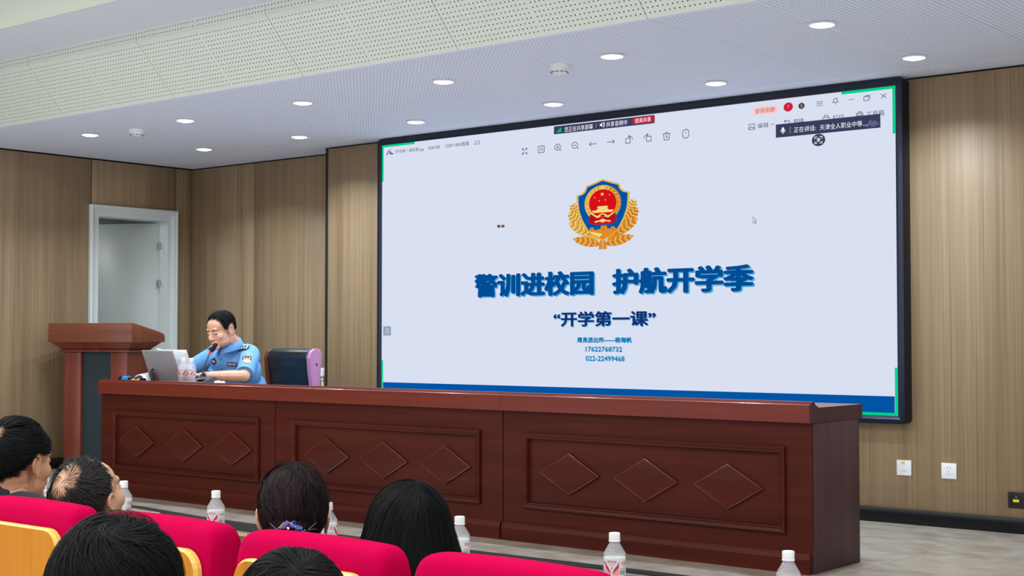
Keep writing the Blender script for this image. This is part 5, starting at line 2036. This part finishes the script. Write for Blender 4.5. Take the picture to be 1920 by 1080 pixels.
oval = [(0.030 * math.cos(a), 0.019 * math.sin(a)) for a in np.linspace(0, 2 * PI, 21)[:-1]]
decal('chest_badge', (-7.960, 6.45, 0.878), CAMP, (0.3, 0, 1),
      [(0, 0, sc_(oval, 1.15)), (0, 0, [(-0.012, 0.018), (0.012, 0.018), (0, 0.032)]), (1, 1, [(-0.026, 0.005), (-0.010, 0.002), (-0.012, -0.008)]), (1, 1, [(0.026, 0.005), (0.010, 0.002), (0.012, -0.008)]),
       (1, 1, [(0.008 * math.cos(a), 0.010 * math.sin(a)) for a in np.linspace(0, 2 * PI, 13)[:-1]])], [M_navy, M_bsil])
nbx = [(-0.037, -0.016), (0.037, -0.016), (0.037, 0.016), (-0.037, 0.016)]
digits = []
vs, fs = text_polys('020185')
for f in fs:
    digits.append((1, 2, [(-0.029 + 0.058 * vs[i][0], -0.009 + 0.018 * vs[i][1]) for i in f]))
decal('number_badge', (-7.765, 6.45, 0.861), CAMP, (0.06, 0, 1), [(1, 0, sc_(nbx, 1.05)), (0, 1, nbx)] + digits, [M_navy, M_bwhite])
for p in ((-7.895, 6.45, 0.895), (-7.895, 6.45, 0.83), (-7.79, 6.45, 0.805)):
    decal('button', p, (-7.4, 5.6, 0.95), (0, 0, 1), [(0, 0, [(0.0075 * math.cos(a), 0.0075 * math.sin(a)) for a in np.linspace(0, 2 * PI, 13)[:-1]])], [mat('button_blue', (70, 92, 140), 0.3)], 0.002)
# pocket flaps and placket as slightly raised cloth
M_shirt2 = mat('uniform_blue_seam', (96, 146, 204), 0.85)
for p, w_ in (((-7.955, 6.45, 0.835), 0.055), ((-7.765, 6.45, 0.822), 0.055)):
    decal('pocket_flap', p, CAMP, (0.05, 0, 1), [(0, 0, [(-w_, 0.008), (w_, 0.008), (w_, -0.022), (0, -0.036), (-w_, -0.022)])], [M_shirt2], 0.002)
# epaulettes
for s, p in ((1, (-7.755, 6.54, 0.975)), (-1, (-8.090, 6.54, 0.985))):
    f_ = lambda P: [(s * u, v) for u, v in P]
    dia = lambda u: [(u - 0.009, 0), (u, 0.010), (u + 0.009, 0), (u, -0.010)]
    decal('epaulette', p, (p[0] + 0.45, 5.75, 1.65), (-0.25 * s, 0.4, 1),
          [(0, 0, f_([(-0.046, 0.0), (-0.040, 0.020), (0.042, 0.025), (0.046, 0.0), (0.042, -0.025), (-0.040, -0.020)])),
           (1, 1, f_([(0.026, 0.020), (0.035, 0.021), (0.035, -0.021), (0.026, -0.020)])), (1, 1, f_(dia(-0.012))), (1, 1, f_(dia(0.008)))], [M_navy, M_bsil], 0.009)
# open collar: two leaves
M_collar = M_shirt
for s in (1, -1):
    cm = MB()
    n = 14
    rows = [[], [], [], []]
    for k in range(n + 1):
        a = R(-90 + s * (20 + 160 * k / n))          # from the throat round to the nape
        ca, sa = math.cos(a), math.sin(a)
        u = 1 - k / n
        base = nb + np.array([0.0, -0.012 - 0.010 * u, 0.0])
        up_ = 0.030 + 0.012 * (1 - u)
        rows[0].append(base + np.array([0.072 * ca, 0.068 * sa, -0.012 - 0.035 * u]))
        rows[1].append(base + np.array([0.070 * ca, 0.066 * sa, up_ - 0.038 * u]))
        rows[2].append(base + np.array([0.077 * ca, 0.074 * sa, up_ + 0.001 - 0.040 * u]))
        rows[3].append(base + np.array([(0.108 + 0.030 * u ** 3) * ca, (0.104 + 0.020 * u ** 3) * sa, -0.018 - 0.055 * u ** 1.5]))
    for a, b in zip(rows[:-1], rows[1:]):
        for k in range(n):
            cm.add([a[k], a[k + 1], b[k + 1], b[k]], [(0, 1, 2, 3)])
    o = cm.build('collar', M_collar, None, smooth=True, angle=80)
    o.modifiers.new('t', 'SOLIDIFY').thickness = 0.003
    px(o, of)
# dark undershirt at the open throat
o = MB().ball(nb + np.array([0.0, -0.045, -0.030]), (0.045, 0.030, 0.035), 14, 10).build('undershirt', M_navy, None, smooth=True)
px(o, of)
# wristwatch
ax = unit(lwr - lel)
wc = lwr - ax * 0.012
wt = MB().lathe([(0.0305, -0.011), (0.0325, -0.010), (0.0325, 0.010), (0.0305, 0.011)], wc, 24, axis=tuple(ax)).build('watch_strap', mat('watch_black', (20, 21, 24), 0.4), None, smooth=True)
px(wt, of)
tc_ = unit(np.array(CAMP) - wc)
tc_ = unit(tc_ - ax * (tc_ @ ax))
dl = MB().lathe([(0.0, -0.006), (0.019, -0.006), (0.020, 0.0), (0.018, 0.005), (0.0, 0.006)], wc + tc_ * 0.033, 20, axis=tuple(tc_)).build('watch_case', mat('watch_case', (60, 62, 70), 0.25, metal=0.6), None, smooth=True)
px(dl, of)
# lowered eyes, brows, lips
M_brow = mat('brow_black', (26, 20, 18), 0.7)
M_lash = mat('lash_dark', (44, 26, 22), 0.6)
M_lip = mat('lip', (188, 112, 100), 0.5)


def face_strip(name, pts, rs, m):
    o = MB().tube([HW(p) for p in pts], [r * 1.06 for r in rs], 8).build(name, m, None, smooth=True)
    return px(o, of)


for s in (-1, 1):
    face_strip('eyebrow', [(s * 0.012, 0.0905, 0.019), (s * 0.025, 0.0915, 0.0245), (s * 0.040, 0.0865, 0.0245), (s * 0.050, 0.078, 0.018)], [0.0028, 0.0042, 0.0036, 0.0014], M_brow)
    face_strip('eyelashes', [(s * 0.018, 0.0865, -0.002), (s * 0.026, 0.0890, -0.0046), (s * 0.036, 0.0880, -0.0046), (s * 0.045, 0.0815, -0.001)], [0.0009, 0.0019, 0.0018, 0.0010], M_lash)
    o = MB().ball(HW((s * 0.031, 0.0800, 0.0005)), 0.0085, 12, 8).build('eye', bpy.data.materials['eye_white'], None, smooth=True)
    px(o, of)
    face_strip('nostril', [(s * 0.007, 0.1085, -0.0415), (s * 0.010, 0.1050, -0.0425)], [0.0022, 0.0016], M_lash)
face_strip('lips', [(-0.020, 0.0925, -0.0635), (-0.008, 0.1000, -0.0625), (0.008, 0.1000, -0.0625), (0.020, 0.0925, -0.0635)], [0.0016, 0.0042, 0.0042, 0.0016], M_lip)


def keep_o(D):
    return np.ones(len(D))


HLO = ([0.0, 0.45, 0.72, 0.88, 1.08, 1.28, 1.5, 1.75, 2.0, 2.5, PI], [0.70, 0.66, 0.62, 0.40, -0.14, -0.14, 0.17, 0.20, -0.25, -0.50, -0.55])
h1 = hair_pieces(MH, CEN, RAD, HLO, 9000, lambda D: np.where((D[:, 1] > 0.35) & (D[:, 2] < 0.85), 0.020, np.where(D[:, 2] > 0.45, 0.045, 0.018)), (-0.30, 0.30, 0.90), 51, lift=(0.003, 0.012), width=0.0014, swirl=0.1, comb=(0.9, -0.5, 0.0), steps=8, jitter=0.14)
mesh_obj('hair', h1, H_BLACK, of)
